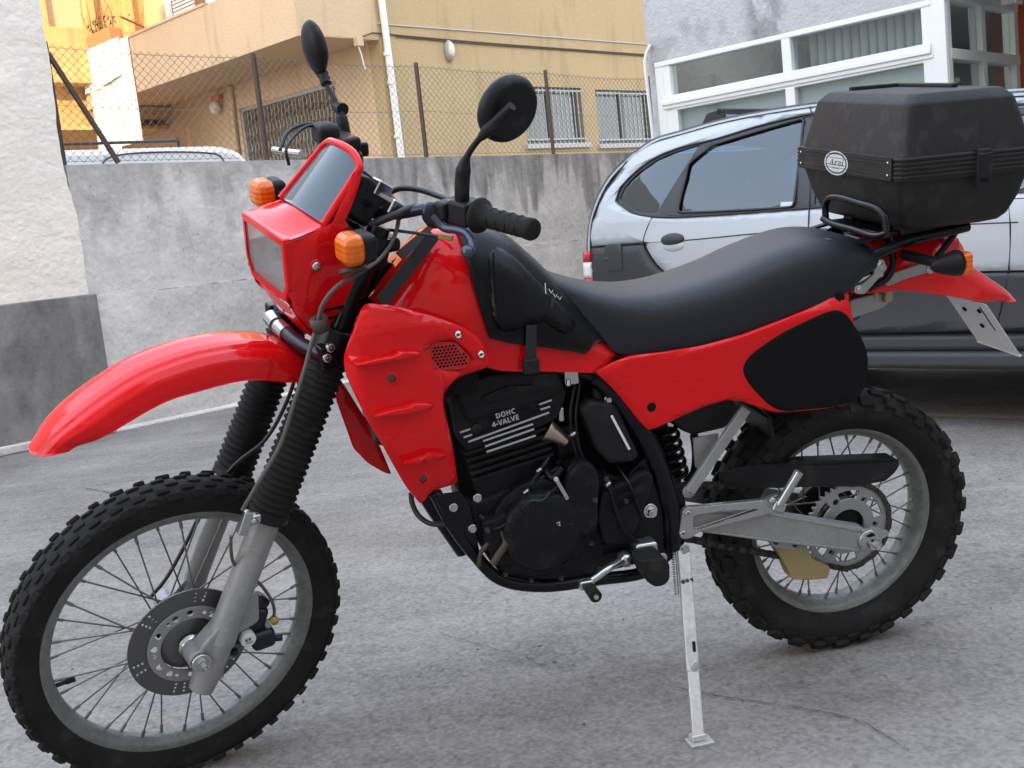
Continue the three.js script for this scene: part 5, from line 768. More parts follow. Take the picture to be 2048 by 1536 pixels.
{
  const out = roundPoly([[-1.0731,1.0049],[-1.0607,1.0099],[-1.0115,0.9984],[-0.9401,0.9661],[-0.8947,0.9442],[-0.8674,0.9273],[-0.8491,0.9026],[-0.8377,0.8737],[-0.8344,0.8526],[-0.864,0.8478],[-0.8935,0.8429],[-0.9175,0.8335],[-0.9311,0.8206],[-0.9374,0.8036],[-0.9352,0.7744],[-0.9278,0.7249],[-0.9214,0.6728],[-0.9171,0.6181],[-0.946,0.6167],[-0.9736,0.6161],[-0.9973,0.594],[-1.0234,0.6379],[-1.0427,0.6861],[-1.0652,0.746],[-1.0879,0.7989],[-1.1055,0.8501],[-1.1155,0.8851],[-1.1159,0.9138],[-1.1077,0.9382],[-1.0921,0.9719]], 0.008, 2);
  const zf = (x, y) => 0.182 + 0.055 * sstep(-0.85, -1.1, x) - 0.03 * sstep(0.75, 0.6, y) - 0.035 * sstep(-1.085, -1.14, x) - 0.02 * sstep(0.95, 1.02, y);
  const win = roundPoly([[-0.9524,0.9142],[-0.9398,0.9173],[-0.9087,0.9133],[-0.8996,0.9082],[-0.878,0.8791],[-0.882,0.865],[-0.8941,0.8588],[-0.9399,0.8631],[-0.9498,0.8693],[-0.9552,0.9039]], 0.006, 2);
  for (const s of [1, -1]) {
    const mz = g => s > 0 ? J(g) : mirrorZ(J(g)), g = part('radiator_shroud', bike);
    put('shroud_panel', mz(panel(out, zf, 0.004, 0.009, 0.022, [win])), K.red, g);
    const hs = []; const bx = win.map(p => p[0]), by = win.map(p => p[1]), x0 = Math.min(...bx), x1 = Math.max(...bx), y0 = Math.min(...by), y1 = Math.max(...by); const inside = (x, y) => { let c = false; for (let i = 0, j = win.length - 1; i < win.length; j = i++) if ((win[i][1] > y) !== (win[j][1] > y) && x < (win[j][0] - win[i][0]) * (y - win[i][1]) / (win[j][1] - win[i][1]) + win[i][0]) c = !c; return c; };
    const st = 0.0072; for (let r = 0, y = y0 + 0.003; y < y1; y += st * 0.87, r++) for (let x = x0 + (r & 1 ? st / 2 : 0); x < x1; x += st) if ([0, 1, 2, 3, 4, 5].every(k => inside(x + 0.0045 * Math.cos(k), y + 0.0045 * Math.sin(k)))) hs.push(circ(x, y, 0.0028, 6, PI / 6));
    put('shroud_grille', mz(plate(win, zf((x0 + x1) / 2, (y0 + y1) / 2) - 0.006, zf((x0 + x1) / 2, (y0 + y1) / 2) - 0.003, 0, hs)), K.redDull, g);
    for (const f of [[[-1.103,0.9094],[-1.0687,0.9152],[-1.0265,0.9144],[-1.0175,0.9217],[-0.975,0.9104],[-0.9765,0.9039],[-1.0284,0.9051],[-1.0789,0.9052]], [[-1.0787,0.8093],[-1.0501,0.8149],[-1.0116,0.8143],[-1.0007,0.8195],[-0.9582,0.8065],[-0.9637,0.7994],[-1.0233,0.8012]], [[-1.0322,0.7047],[-0.9876,0.7088],[-0.9814,0.7129],[-0.9417,0.6996],[-0.9462,0.6931],[-0.9936,0.6955]]]) put('shroud_fin', mz(panel(roundPoly(f, 0.004, 2), (x, y) => zf(x, y) + 0.018, 0.022, 0.003, 0.02)), K.red, g);
    for (const [p, r] of [[[[-0.8975,0.9256,0.197]][0], 0.0085], [[[-0.8554,0.8805,0.186]][0], 0.0085]]) put('shroud_screw', mz(J(turn([[0.002, 0.003], [0.004, 0.006], [r * 0.7, 0.005], [r, 0.001], [r, -0.004], [0, -0.004], [0, 0.003]], p[0], p[1], 18).translate(0, 0, zf(p[0], p[1])))), K.chrome, g);
    for (const p of [[[-1.0357,0.8714,0.215]][0], [[-0.9921,0.6553,0.18]][0]]) { put('shroud_boss', mz(turn([[0.008, 0.0012], [0.0135, 0.001], [0.0145, -0.003], [0, -0.003]], p[0] + 0.001, p[1] - 0.002, 20).translate(0, 0, zf(p[0], p[1]))), K.red, g); put('shroud_screw', mz(turn([[0, 0.003], [0.005, 0.003], [0.0075, 0.0014], [0.0075, -0.003], [0, -0.003]], p[0], p[1], 14).translate(0, 0, zf(p[0], p[1]))), K.brown, g); }
  }
  // radiator between the shrouds
  P('radiator', J(rbox(0.035, 0.26, 0.22, 0.006).rotateZ(-0.42).translate(-1.0, 0.82, 0), ...Array.from({ length: 20 }, (_, i) => rbox(0.04, 0.003, 0.215, 0.001).rotateZ(-0.42).translate(-1.0 - 0.41 * (i - 9.5) * 0.012 * -1, 0.82 + (i - 9.5) * 0.0118, 0))), K.black);
  P('radiator_guard', panel(roundPoly([[-1.1184,0.8233],[-1.0981,0.7825],[-1.0746,0.7297],[-1.0532,0.6819],[-1.0373,0.6286],[-1.0231,0.5771],[-1.0386,0.5842],[-1.0713,0.6112],[-1.0981,0.6494],[-1.1093,0.7015],[-1.1217,0.7585]], 0.006, 2), -0.05, 0.004, 0.006, 0.03), K.red);
  for (const s of [1, -1]) P('dark_grille_backing', span(-0.99, -0.86, 0.80, 0.90, s * 0.13, s * 0.16), K.fabric);  // black slab added behind the grille so its holes look dark
  P('dark_gap_backing', plate(roundPoly([[-0.9012,0.7804],[-0.8515,0.8256],[-0.5472,0.7895],[-0.5393,0.7179],[-0.6181,0.6746],[-0.8098,0.5498],[-0.8954,0.542],[-0.9162,0.6658]], 0.01, 2), -0.085, 0.06, 0.004), K.fabric);  // black mass added to keep the gaps around the engine dark
  P('dark_gap_filler', plate(roundPoly([[-0.6773,0.759],[-0.5463,0.7407],[-0.4387,0.5779],[-0.4248,0.4582],[-0.5579,0.4806],[-0.6782,0.5585]], 0.01, 2), -0.07, 0.05, 0.004), K.fabric);  // black filler added to darken the openings between engine and frame
}
// ---------- seat and side panels
{
  const T = [[-0.6777,0.9948],[-0.635,0.974],[-0.5806,0.9537],[-0.5193,0.9401],[-0.4625,0.9368],[-0.399,0.9417],[-0.3051,0.9609],[-0.21,0.9904],[-0.126,1.0104],[-0.0653,1.013],[-0.0039,0.9999],[0.0463,0.971],[0.0822,0.9352]], Bt = [[-0.716,1.0104],[-0.6828,0.9718],[-0.6393,0.9223],[-0.5959,0.8719],[-0.5597,0.8308],[-0.4631,0.8222],[-0.3752,0.8266],[-0.2859,0.8407],[-0.1954,0.8613],[-0.1153,0.8815],[-0.0577,0.8992],[-0.03,0.9142],[-0.014,0.9294]], w = [0.075, 0.095, 0.11, 0.122, 0.13, 0.136, 0.142, 0.146, 0.147, 0.146, 0.142, 0.132, 0.11];
  const f = loftFn(T.map((t, i) => ({ t, b: Bt[i], w: w[i] })), 0.62, 0.42);
  P('seat', loftBody(f, 64, 44), K.vinyl);
}
{
  const out = roundPoly([[-0.6186,0.8031],[-0.5832,0.817],[-0.5436,0.8273],[-0.4709,0.827],[-0.3949,0.8296],[-0.3066,0.8425],[-0.2171,0.8629],[-0.1265,0.8846],[-0.0694,0.9022],[-0.0523,0.9118],[-0.0541,0.8844],[-0.05,0.8572],[-0.0399,0.8236],[-0.019,0.7827],[-0.0076,0.7526],[-0.0055,0.7191],[-0.0118,0.6875],[-0.0268,0.6649],[-0.0648,0.6557],[-0.1238,0.6564],[-0.1939,0.6599],[-0.2343,0.6648],[-0.2743,0.6839],[-0.3082,0.7008],[-0.3418,0.7067],[-0.3866,0.7001],[-0.4424,0.6833],[-0.4869,0.6682],[-0.51,0.663],[-0.5299,0.6855],[-0.5552,0.7257],[-0.5804,0.7611],[-0.6056,0.7898]], 0.006, 2);
  const zf = (x, y) => 0.148 + 0.012 * sstep(-0.6, -0.3, x) - 0.02 * sstep(-0.12, 0.02, x) - 0.012 * sstep(0.86, 0.92, y) ;
  const blk = smooth2([[-0.0896,0.8684],[-0.0662,0.8538],[-0.0447,0.8263],[-0.0153,0.7757],[-0.0087,0.7483],[-0.0102,0.7152],[-0.0212,0.6798],[-0.0387,0.6643],[-0.0767,0.6597],[-0.1473,0.6621],[-0.2147,0.6674],[-0.24,0.68],[-0.2684,0.7083],[-0.2964,0.7449],[-0.3052,0.7709],[-0.2949,0.792],[-0.2622,0.8144],[-0.2171,0.8363],[-0.1605,0.8558],[-0.1149,0.8683]], 90);
  for (const s of [1, -1]) {
    const mz = g => s > 0 ? J(g) : mirrorZ(J(g)), g = part('side_panel', bike);
    put('panel_skin', mz(panel(out, zf, 0.004, 0.007, 0.02)), K.red, g);
    put('number_board', mz(panel(blk, (x, y) => zf(x, y) + 0.004, 0.012, 0.003, 0.02)), K.fabric, g);
    for (const p of [[[-0.5038,0.715,0.15]][0], [[-0.0796,0.8922,0.13]][0]]) put('dark_hole_disc', mz(turn([[0, 0.0008], [0.0095, 0.0008], [0.0105, -0.002]].reverse(), p[0], p[1], 20).translate(0, 0, zf(p[0], p[1]))), K.fabric, g);  // dark disc in place of each hole, its shaded inside put into the colour
  }
}
// ---------- frame
{
  const g = part('frame', bike); const tube = (p, r, m = K.gloss) => put('frame_tube', sweep(p, r, 12), m, g);
  tube([[-0.9971,1.0496,0],[-1.0444,0.9331,0],[-1.0367,0.7635,0],[-0.9625,0.5525,0],[-0.8883,0.3998,0]], 0.022);
  tube([[-0.9563,0.5837,0.1],[-0.9283,0.5112,0.11],[-0.888,0.4388,0.115],[-0.8395,0.3749,0.115],[-0.7545,0.3424,0.115],[-0.6212,0.3335,0.115],[-0.5186,0.332,0.115],[-0.4578,0.3637,0.11]], 0.0135); tube([[-0.9271,0.503,-0.1],[-0.893,0.4144,-0.11],[-0.8465,0.3292,-0.115],[-0.7925,0.2581,-0.115],[-0.698,0.222,-0.115],[-0.5497,0.212,-0.115],[-0.4357,0.2103,-0.115],[-0.3721,0.2511,-0.11]], 0.0135);
  for (const s of [1, -1]) { tube([[-0.6052,0.7818,0.1],[-0.5588,0.7279,0.115],[-0.5085,0.6393,0.118],[-0.4728,0.5383,0.118],[-0.456,0.455,0.118],[-0.4548,0.3786,0.118]].map(p => [p[0], p[1], p[2] * s]), 0.021); tube([[-0.9792,1.0177,0.06],[-0.8441,0.917,0.09],[-0.6989,0.8179,0.1],[-0.5946,0.7771,0.1]].map(p => [p[0], p[1], p[2] * s]), 0.015); tube([[-0.5745,0.7878,0.09],[-0.3735,0.8172,0.1],[-0.1451,0.8749,0.1],[-0.0049,0.9125,0.1],[0.0424,0.9233,0.1]].map(p => [p[0], p[1], p[2] * s]), 0.012, K.zinc); }
  put('engine_plate', plate(roundPoly([[-0.9638,0.5871],[-0.9065,0.584],[-0.8905,0.5507],[-0.8824,0.4962],[-0.8797,0.4508],[-0.855,0.3985],[-0.8706,0.4038],[-0.8917,0.4327],[-0.931,0.5025]], 0.008, 3), 0.114, 0.122, 0.002), K.gloss, g);
  put('pivot_plate', plate(roundPoly([[-0.5511,0.5631],[-0.4994,0.6052],[-0.4613,0.5712],[-0.4216,0.4847],[-0.4242,0.3857],[-0.4562,0.3595],[-0.5417,0.3776],[-0.5729,0.4415]], 0.012, 3), 0.108, 0.120, 0.002), K.gloss, g);
  for (const p of [[-0.8741,0.5662,0.122],[-0.9249,0.554,0.122],[-0.8897,0.5016,0.122]]) put('engine_bolt', hex(p[0], p[1], p[2], 0.0068, 0.006), K.zinc, g);
  for (const p of [[-0.5047,0.4754,0.122]]) put('pivot_bolt', J(turn([[0, 0.004], [0.0145, 0.004], [0.0165, 0.002], [0.0165, 0], [0, 0]], p[0], p[1], 24).translate(0, 0, p[2]), turn([[0, 0.008], [0.0115, 0.008], [0.012, 0.004], [0, 0.004]], p[0], p[1], 20).translate(0, 0, p[2]), new THREE.CylinderGeometry(0.0098, 0.0098, 0.011, 6).rotateX(PI / 2).translate(p[0], p[1], p[2] + 0.012), cyl([p[0], p[1], p[2] + 0.014], [p[0], p[1], p[2] + 0.024], 0.0062, 0.0055, 12)), K.chrome, g);
}
// ---------- engine
{
  const g = part('engine', bike); const E = (n, pts, z0, z1, m = K.cast, b = 0.004, r = 0.01) => put(n, plate(roundPoly(pts, r, 3), z0, z1, b), m, g);
  E('cylinder_head', [[-0.9064,0.7778],[-0.884,0.8036],[-0.807,0.8135],[-0.6852,0.8041],[-0.6691,0.7544],[-0.691,0.7062],[-0.7268,0.6922],[-0.8855,0.663],[-0.9034,0.6935]], -0.11, 0.11);
  E('cam_cover', [[-0.8994,0.7768],[-0.8837,0.8076],[-0.8218,0.8197],[-0.691,0.8122],[-0.6766,0.7713],[-0.7075,0.7492],[-0.8802,0.7269]], -0.10, 0.119, K.cast, 0.008);
  E('cam_cap', [[-0.8518,0.7766],[-0.7994,0.7931],[-0.7378,0.7886],[-0.7369,0.7707],[-0.7961,0.7686],[-0.8481,0.7583]], 0.10, 0.124, K.cast, 0.004);
  for (const [u, v] of [[0, 0]]) for (const p of [[-0.8622,0.71,0.12],[-0.747,0.7436,0.12]]) put('head_plug', turn([[0, 0.004], [0.011, 0.004], [0.0125, 0], [0, 0]], p[0], p[1], 18).translate(0, 0, 0.112), K.cast, g);
  E('cylinder', [[-0.8833,0.6511],[-0.7265,0.681],[-0.695,0.5625],[-0.8668,0.5299]], -0.085, 0.10);
  for (let i = 0; i < 5; i++) { const k = i * 11; E('cooling_fin', [[-0.8917,0.6622],[-0.7181,0.6915],[-0.7163,0.6858],[-0.8902,0.6556]].map(p => [p[0] + 0.003 * i, p[1] - 0.0145 * i]), -0.11, 0.112, K.cast, 0.0006, 0.001); }
  for (const q of [[[-0.8838,0.6885,0.122],[-0.713,0.7255,0.122]], [[-0.8532,0.6859,0.122],[-0.7479,0.7061,0.122]], [[-0.8501,0.6737,0.122],[-0.7465,0.6953,0.122]], [[-0.8479,0.6616,0.122],[-0.7443,0.681,0.122]], [[-0.8983,0.7108,0.122],[-0.8766,0.7149,0.122]], [[-0.8921,0.6993,0.122],[-0.8745,0.7029,0.122]], [[-0.7328,0.7453,0.122],[-0.7062,0.751,0.122]], [[-0.7303,0.7344,0.122],[-0.7102,0.7378,0.122]]]) put('fin_edge', J(bar(q[0], q[1], 0.0028, 0.005, 0.0005)), K.greyText, g);
  E('crankcase', [[-0.8955,0.5537],[-0.8158,0.5678],[-0.7349,0.5875],[-0.6426,0.6001],[-0.5733,0.5611],[-0.4625,0.5317],[-0.4471,0.3957],[-0.4795,0.3543],[-0.6167,0.3444],[-0.7007,0.3416],[-0.8199,0.3643],[-0.8541,0.4098],[-0.8842,0.4741]], -0.12, 0.115, K.cast, 0.008, 0.02);
  const [gc] = [[-0.7482,0.4822,0.17]]; put('generator_cover', J(turn([[0, 0.168], [0.03, 0.168], [0.034, 0.165], [0.06, 0.165], [0.074, 0.162], [0.083, 0.155], [0.088, 0.145], [0.09, 0.11], [0, 0.11]], gc[0], gc[1], 48), turn([[0.085, 0.136], [0.105, 0.136], [0.107, 0.132], [0.107, 0.11], [0.085, 0.11]], gc[0], gc[1], 48)), K.cast, g);
  for (let i = 0; i < 9; i++) { const a = i * 2 * PI / 9 + 0.3; put('cover_bolt', hex(gc[0] + 0.103 * Math.cos(a), gc[1] + 0.099 * Math.sin(a), 0.1355, 0.0042, 0.005), K.black, g); }
  E('starter_gear_cover', smooth2([[-0.6994,0.5597],[-0.6861,0.6067],[-0.6618,0.6224],[-0.6356,0.6117],[-0.6242,0.5803],[-0.6294,0.5202],[-0.6375,0.4654],[-0.702,0.4768]], 30), 0.10, 0.158, K.cast, 0.008, 0.004);
  E('sprocket_cover', [[-0.6141,0.5417],[-0.5082,0.5745],[-0.4979,0.5505],[-0.5346,0.4603],[-0.5645,0.4138],[-0.6142,0.4228],[-0.6279,0.4822]], 0.10, 0.14, K.cast, 0.006);
  E('cover_slot', [[-0.5972,0.5408],[-0.5272,0.5593],[-0.5311,0.5443],[-0.5947,0.5236]], 0.138, 0.1415, K.fabric, 0.001, 0.003); E('cover_slot', [[-0.5986,0.5108],[-0.5395,0.5278],[-0.5479,0.51],[-0.5963,0.4901]], 0.138, 0.1415, K.fabric, 0.001, 0.003);
  E('front_case', [[-0.8722,0.5207],[-0.8208,0.5339],[-0.7925,0.4844],[-0.8077,0.4194],[-0.8402,0.414],[-0.867,0.4529]], 0.10, 0.145, K.cast, 0.008);
  put('oil_pipe', J(sweep([[-0.8597,0.429,0.15],[-0.8422,0.4516,0.15],[-0.8282,0.4713,0.15],[-0.8303,0.4953,0.14]], 0.008, 10), sweep([[-0.8842,0.4222,0.13],[-0.8787,0.4516,0.135],[-0.8614,0.473,0.14]], 0.005, 8)), K.brown, g);
  put('coolant_hose', J(sweep([[-0.7426,0.548,0.1],[-0.7669,0.5468,0.13],[-0.7438,0.5358,0.14],[-0.716,0.5532,0.14],[-0.7002,0.5763,0.12]], 0.010, 10), sweep([[-0.7887,0.5395,0.13],[-0.7613,0.5536,0.15],[-0.7302,0.5667,0.155],[-0.7069,0.5774,0.15]], 0.006, 8), sweep([[-0.7286,0.6029,0.12],[-0.719,0.5921,0.14],[-0.6967,0.6103,0.14]], 0.008, 8)), K.gloss, g);
  put('water_pump', J(turn([[0, 0.15], [0.024, 0.15], [0.03, 0.14], [0.03, 0.1], [0, 0.1]], ...[[-0.6634,0.5922,0.15]][0].slice(0, 2), 24)), K.gloss, g);
  put('wire_sleeve', sweep([[-0.8004,0.5218,0.15],[-0.7743,0.5575,0.16],[-0.7507,0.5596,0.17],[-0.7328,0.571,0.165]], 0.0022, 6), mat(0.015, 0.04, 0.035, 0.5), g);
  for (const [p, r] of [[[[-0.6987,0.6341,0.09],[-0.7382,0.6084,0.125],[-0.7763,0.565,0.13],[-0.8295,0.5422,0.125]], 0.0062], [[[-0.6485,0.7739,0.1],[-0.6662,0.7112,0.115],[-0.6623,0.6362,0.12],[-0.6395,0.5659,0.125]], 0.0042], [[[-0.6377,0.7756,0.1],[-0.6566,0.7005,0.12],[-0.6513,0.6307,0.125],[-0.6241,0.5586,0.13]], 0.0035], [[[-0.7961,0.5479,0.12],[-0.8163,0.5191,0.15],[-0.8519,0.5013,0.14],[-0.8715,0.5276,0.12]], 0.0052], [[[-0.6039,0.5869,0.1],[-0.6038,0.5641,0.145],[-0.5742,0.4542,0.15],[-0.5238,0.3973,0.135]], 0.0045], [[[-0.5706,0.5872,0.1],[-0.5535,0.545,0.146],[-0.5289,0.465,0.14]], 0.0038], [[[-0.8137,0.5636,0.11],[-0.7634,0.5797,0.125],[-0.6964,0.6032,0.12]], 0.007]]) put('engine_hose', sweep(p, r, 8), K.gloss, g);
  for (const p of [[-0.8286,0.3858,0.118],[-0.7738,0.3615,0.118],[-0.7083,0.3538,0.118],[-0.621,0.3584,0.118],[-0.5747,0.3851,0.118],[-0.6051,0.5702,0.14],[-0.5637,0.5141,0.14],[-0.6416,0.428,0.13],[-0.8634,0.5032,0.145],[-0.7914,0.5311,0.13],[-0.6367,0.5357,0.158],[-0.6927,0.4953,0.158]]) put('case_bolt', hex(p[0], p[1], p[2], 0.0042, 0.005), K.bolt ??= mat(0.06, 0.06, 0.062, 0.4, 0.5), g);
  for (const p of [[-0.7425,0.6069,0.125],[-0.7753,0.5689,0.135],[-0.6646,0.6715,0.12],[-0.6032,0.561,0.146]]) put('hose_clip', turn([[0, -0.004], [0.008, -0.004], [0.0085, 0], [0.008, 0.004], [0, 0.004]], 0, 0, 14).rotateX(1.2).rotateZ(0.6).translate(p[0], p[1], p[2]), K.zinc, g);
  put('starter_motor', J(cyl([[-0.8148,0.5279,0.06]][0], [[-0.7311,0.5537,0.06]][0], 0.03, 0.03, 20), cyl([[-0.7311,0.5537,0.06]][0], [[-0.7143,0.5589,0.06]][0], 0.022, 0.018, 16)), K.cast, g);
  for (const [a, b] of [[[[-0.8394,0.3855,0.118]][0], [[-0.7548,0.3509,0.118]][0]], [[[-0.6123,0.4138,0.12]][0], [[-0.5175,0.4142,0.12]][0]], [[[-0.6112,0.3903,0.12]][0], [[-0.5411,0.3916,0.12]][0]], [[[-0.8098,0.5273,0.118]][0], [[-0.6985,0.5586,0.118]][0]]]) put('casting_rib', bar(a, b, 0.006, 0.012, 0.002), K.cast, g);
  for (let i = 0; i < 5; i++) { const a = 1.9 + i * 0.28; put('cover_rib', bar([gc[0] + 0.066 * Math.cos(a), gc[1] + 0.066 * Math.sin(a), 0.165], [gc[0] + 0.086 * Math.cos(a), gc[1] + 0.086 * Math.sin(a), 0.152], 0.004, 0.008, 0.001), K.cast, g); }
  put('clutch_arm', J(bar([[-0.697,0.5508,0.165]][0], [[-0.7199,0.5999,0.17]][0], 0.008, 0.005, 0.001), cyl([[-0.7186,0.5979,0.165]][0], [[-0.7226,0.604,0.18]][0], 0.005, 0.005, 8)), K.zinc, g);
  // carburettor throat, rubber and intake
  const cb = [[-0.7132,0.678,0.09],[-0.683,0.6569,0.1],[-0.6451,0.6078,0.06]]; put('carburettor_bell', between(new THREE.LatheGeometry([[0.012, 0.05], [0.016, 0.03], [0.022, 0.012], [0.026, 0.002], [0.024, 0], [0.018, 0.006], [0.01, 0.03]].map(p => new THREE.Vector2(...p)), 24), arr(cb[0]), arr(cb[1])), K.copper, g);
  put('carburettor', J(rbox(0.06, 0.08, 0.10, 0.012, cb[1][0] + 0.02, cb[1][1] - 0.02, 0.03), rbox(0.05, 0.05, 0.05, 0.012, cb[1][0] + 0.01, cb[1][1] - 0.075, 0.06), cyl([cb[1][0] + 0.03, cb[1][1], 0], [cb[1][0] + 0.12, cb[1][1] + 0.03, 0], 0.035, 0.04, 20)), K.black, g);
  put('choke_parts', J(rbox(0.03, 0.012, 0.012, 0.003).rotateZ(0.3).translate(...[[-0.7026,0.7228,0.1]][0]), rbox(0.012, 0.03, 0.012, 0.003).translate(...[[-0.682,0.7111,0.1]][0])), K.zinc, g);
  put('head_bracket', J(rbox(0.03, 0.035, 0.012, 0.003).translate(...[[-0.6591,0.7919,0.11]][0]), cyl([[-0.6666,0.786,0.116]][0], [[-0.6684,0.7747,0.12]][0], 0.005, 0.005, 8)), K.zinc, g);
  put('engine_mark', await (async () => { const font = await new FontLoader().loadAsync('fonts/droid/droid_sans_bold.typeface.json'); const t = (s, h) => new TextGeometry(s, { font, size: h, depth: 0.002, curveSegments: 3, bevelEnabled: false }); put('caliper_mark', J(t('KK', 0.008).translate(capMark[1] - 0.0085, capMark[2] - 0.001, capMark[3] - 0.0015), box(0.015, 0.0014, 0.001, capMark[1], capMark[2] - 0.005, capMark[3])), K.fabric, capMark[0]); const [a, b, c, d] = [[-0.8256,0.7288,0.1235],[-0.7849,0.7354,0.1235],[-0.8341,0.7121,0.1235],[-0.7188,0.4949,0.1915]]; const ang = Math.atan2(b[1] - a[1], b[0] - a[0]) ; return J(t('DOHC', 0.0108).rotateZ(ang).translate(a[0] + 0.002, a[1], 0.1232), t('4-VALVE', 0.0108).rotateZ(ang).translate(c[0] + 0.002, c[1], 0.1232), t('KI', 0.0085).rotateZ(0.1).translate(d[0] - 0.008, d[1], 0.1652)); })(), K.greyText, g);
}
{ // coolant reserve tank
  const g = part('reserve_tank', bike); put('tank_shell', J(plate(roundPoly([[-0.6504,0.7255],[-0.6294,0.7427],[-0.5756,0.7275],[-0.5677,0.7102],[-0.5272,0.6069],[-0.5409,0.5947],[-0.5965,0.6002],[-0.6189,0.6312]], 0.008, 3), 0.06, 0.135, 0.008), cyl([[-0.601,0.735,0.1]][0], [[-0.5997,0.7618,0.1]][0], 0.013, 0.013, 14)), K.black, g);
  const q = [[-0.5856,0.7045,0.136],[-0.5499,0.6252,0.136]]; put('level_strip', bar(q[0], q[1], 0.0052, 0.0015, 0.0004, V3(0, 0, 1)), K.white, g);
  put('reserve_bolt', hex(...[[-0.5862,0.7343,0.12]][0], 0.006), K.zinc, g);
}
P('breather_hose', sweep([[-0.9988,0.5718,0.05],[-1,0.5536,0.06],[-0.9928,0.5325,0.08],[-0.9726,0.5182,0.1],[-0.9408,0.5153,0.112]], 0.0055, 8), K.cableBlack);
{ // shock absorber
  const a = arr([[-0.4313,0.628,0]][0]), b = arr([[-0.4003,0.4772,0]][0]), n = 7, pts = [], ax = b.clone().sub(a), u = V3(0, 0, 1), v = ax.clone().normalize().cross(u); for (let i = 0; i <= n * 16; i++) { const t = i / (n * 16), w = t * n * 2 * PI; pts.push(a.clone().addScaledVector(ax, t).addScaledVector(u, 0.034 * Math.cos(w)).addScaledVector(v, 0.034 * Math.sin(w))); }
  const g = part('shock_absorber', bike); put('spring', sweep(pts, 0.0058, 8, n * 24), K.gloss, g); put('damper', cyl(a, b, 0.017, 0.017, 16), K.black, g);
}
P('air_box', plate(roundPoly([[-0.4392,0.6621],[-0.4103,0.6856],[-0.3306,0.6908],[-0.287,0.6778],[-0.292,0.638],[-0.3143,0.6209],[-0.3893,0.6164],[-0.4207,0.6347]], 0.01, 3), -0.10, 0.09, 0.006), K.black);
// ---------- swingarm, chain, pegs, stand
{
  const g = part('swingarm', bike), yy = (a) => a;
  for (const s of [1, -1]) { const A = [[-0.5,0.4802],[-0.3626,0.4404],[-0.1963,0.4093],[0.01,0.3418],[0.0266,0.2866],[-0.0013,0.2829],[-0.2206,0.3484],[-0.3518,0.3911],[-0.5015,0.4364]]; const q = plate(roundPoly(A, 0.006, 2), 0.085, 0.118, 0.003); put('arm', s > 0 ? q : mirrorZ(q), K.paintAlu, g); const r2 = [[-0.3433,0.4656],[-0.2014,0.4118],[-0.0011,0.3417],[-0.001,0.3368],[-0.2014,0.4071],[-0.3434,0.461]], r3 = [[-0.3444,0.3964],[-0.2256,0.3585],[-0.0076,0.2946],[-0.0075,0.2896],[-0.2256,0.3536],[-0.3445,0.3916]]; if (s > 0) for (const r of [r2, r3]) put('arm_rib', plate(r, 0.116, 0.1205, 0.0008), K.alu, g); }
  const [ax] = [[0.0167,0.3147,0.125]]; put('axle_block', J(turn([[0, 0.012], [0.022, 0.012], [0.026, 0.006], [0.026, -0.02], [0, -0.02]], ax[0], ax[1], 28).translate(0, 0, 0.118), plate(roundPoly([[ax[0] - 0.018, ax[1] + 0.028], [ax[0] + 0.012, ax[1] + 0.03], [ax[0] + 0.05, ax[1] + 0.014], [ax[0] + 0.05, ax[1] + 0.002], [ax[0] + 0.03, ax[1] - 0.004], [ax[0] + 0.036, ax[1] - 0.022], [ax[0] + 0.012, ax[1] - 0.028], [ax[0] - 0.02, ax[1] - 0.022]], 0.006, 2), 0.119, 0.126, 0.001)), K.alu, g);
  put('adjuster_slot', J(plate(roundPoly([[ax[0] - 0.012, ax[1] + 0.014], [ax[0] + 0.004, ax[1] + 0.02], [ax[0] + 0.014, ax[1] + 0.012], [ax[0] - 0.004, ax[1] + 0.009]], 0.003, 2), 0.1255, 0.1315, 0.0005)), K.fabric, g);
  put('rear_axle_nut', J(new THREE.CylinderGeometry(0.0125, 0.0125, 0.012, 6).rotateX(PI / 2).translate(ax[0] + 0.004, ax[1] - 0.006, 0.137), cyl([ax[0] + 0.004, ax[1] - 0.006, 0.14], [ax[0] + 0.004, ax[1] - 0.006, 0.158], 0.0065, 0.006, 12), cyl([0, 0.325, -0.15], [0, 0.325, 0.12], 0.009, 0.009, 12)), K.chrome, g);
  put('chain_guide_bracket', plate(roundPoly([[-0.2094,0.3543],[-0.1418,0.3325],[-0.1442,0.3107],[-0.154,0.3063],[-0.2033,0.3227],[-0.2107,0.3326]], 0.004, 2), 0.088, 0.094, 0.001), K.paintAlu, g);
  for (const p of [[-0.1978,0.335,0.094],[-0.1509,0.3204,0.094]]) put('guide_bolt', turn([[0, 0.005], [0.0055, 0.004], [0.0065, 0], [0, 0]], p[0], p[1], 12).translate(0, 0, 0.0935), K.black, g);
  put('chain_guide', plate(roundPoly([[-0.2054,0.3353],[-0.1159,0.3068],[-0.0992,0.2699],[-0.0544,0.2427],[-0.0604,0.2132],[-0.1152,0.2185],[-0.1531,0.2283],[-0.1682,0.2664],[-0.1894,0.3077]], 0.008, 3), 0.045, 0.085, 0.004), K.beige, g);
  put('chain_guard', J(plate(roundPoly([[-0.3288,0.5162],[-0.2578,0.5223],[-0.1618,0.5128],[-0.1473,0.5223],[-0.1375,0.5136],[0.1124,0.4799],[0.1205,0.4652],[0.1084,0.4476],[0.0834,0.4297],[0.0376,0.4299],[-0.186,0.4573],[-0.3058,0.4819]], 0.006, 3), 0.075, 0.079, 0.001), plate([[-0.186,0.5143],[0.1124,0.4787],[0.1165,0.4707],[-0.186,0.5072]], 0.03, 0.079, 0.001)), K.black, g);
}
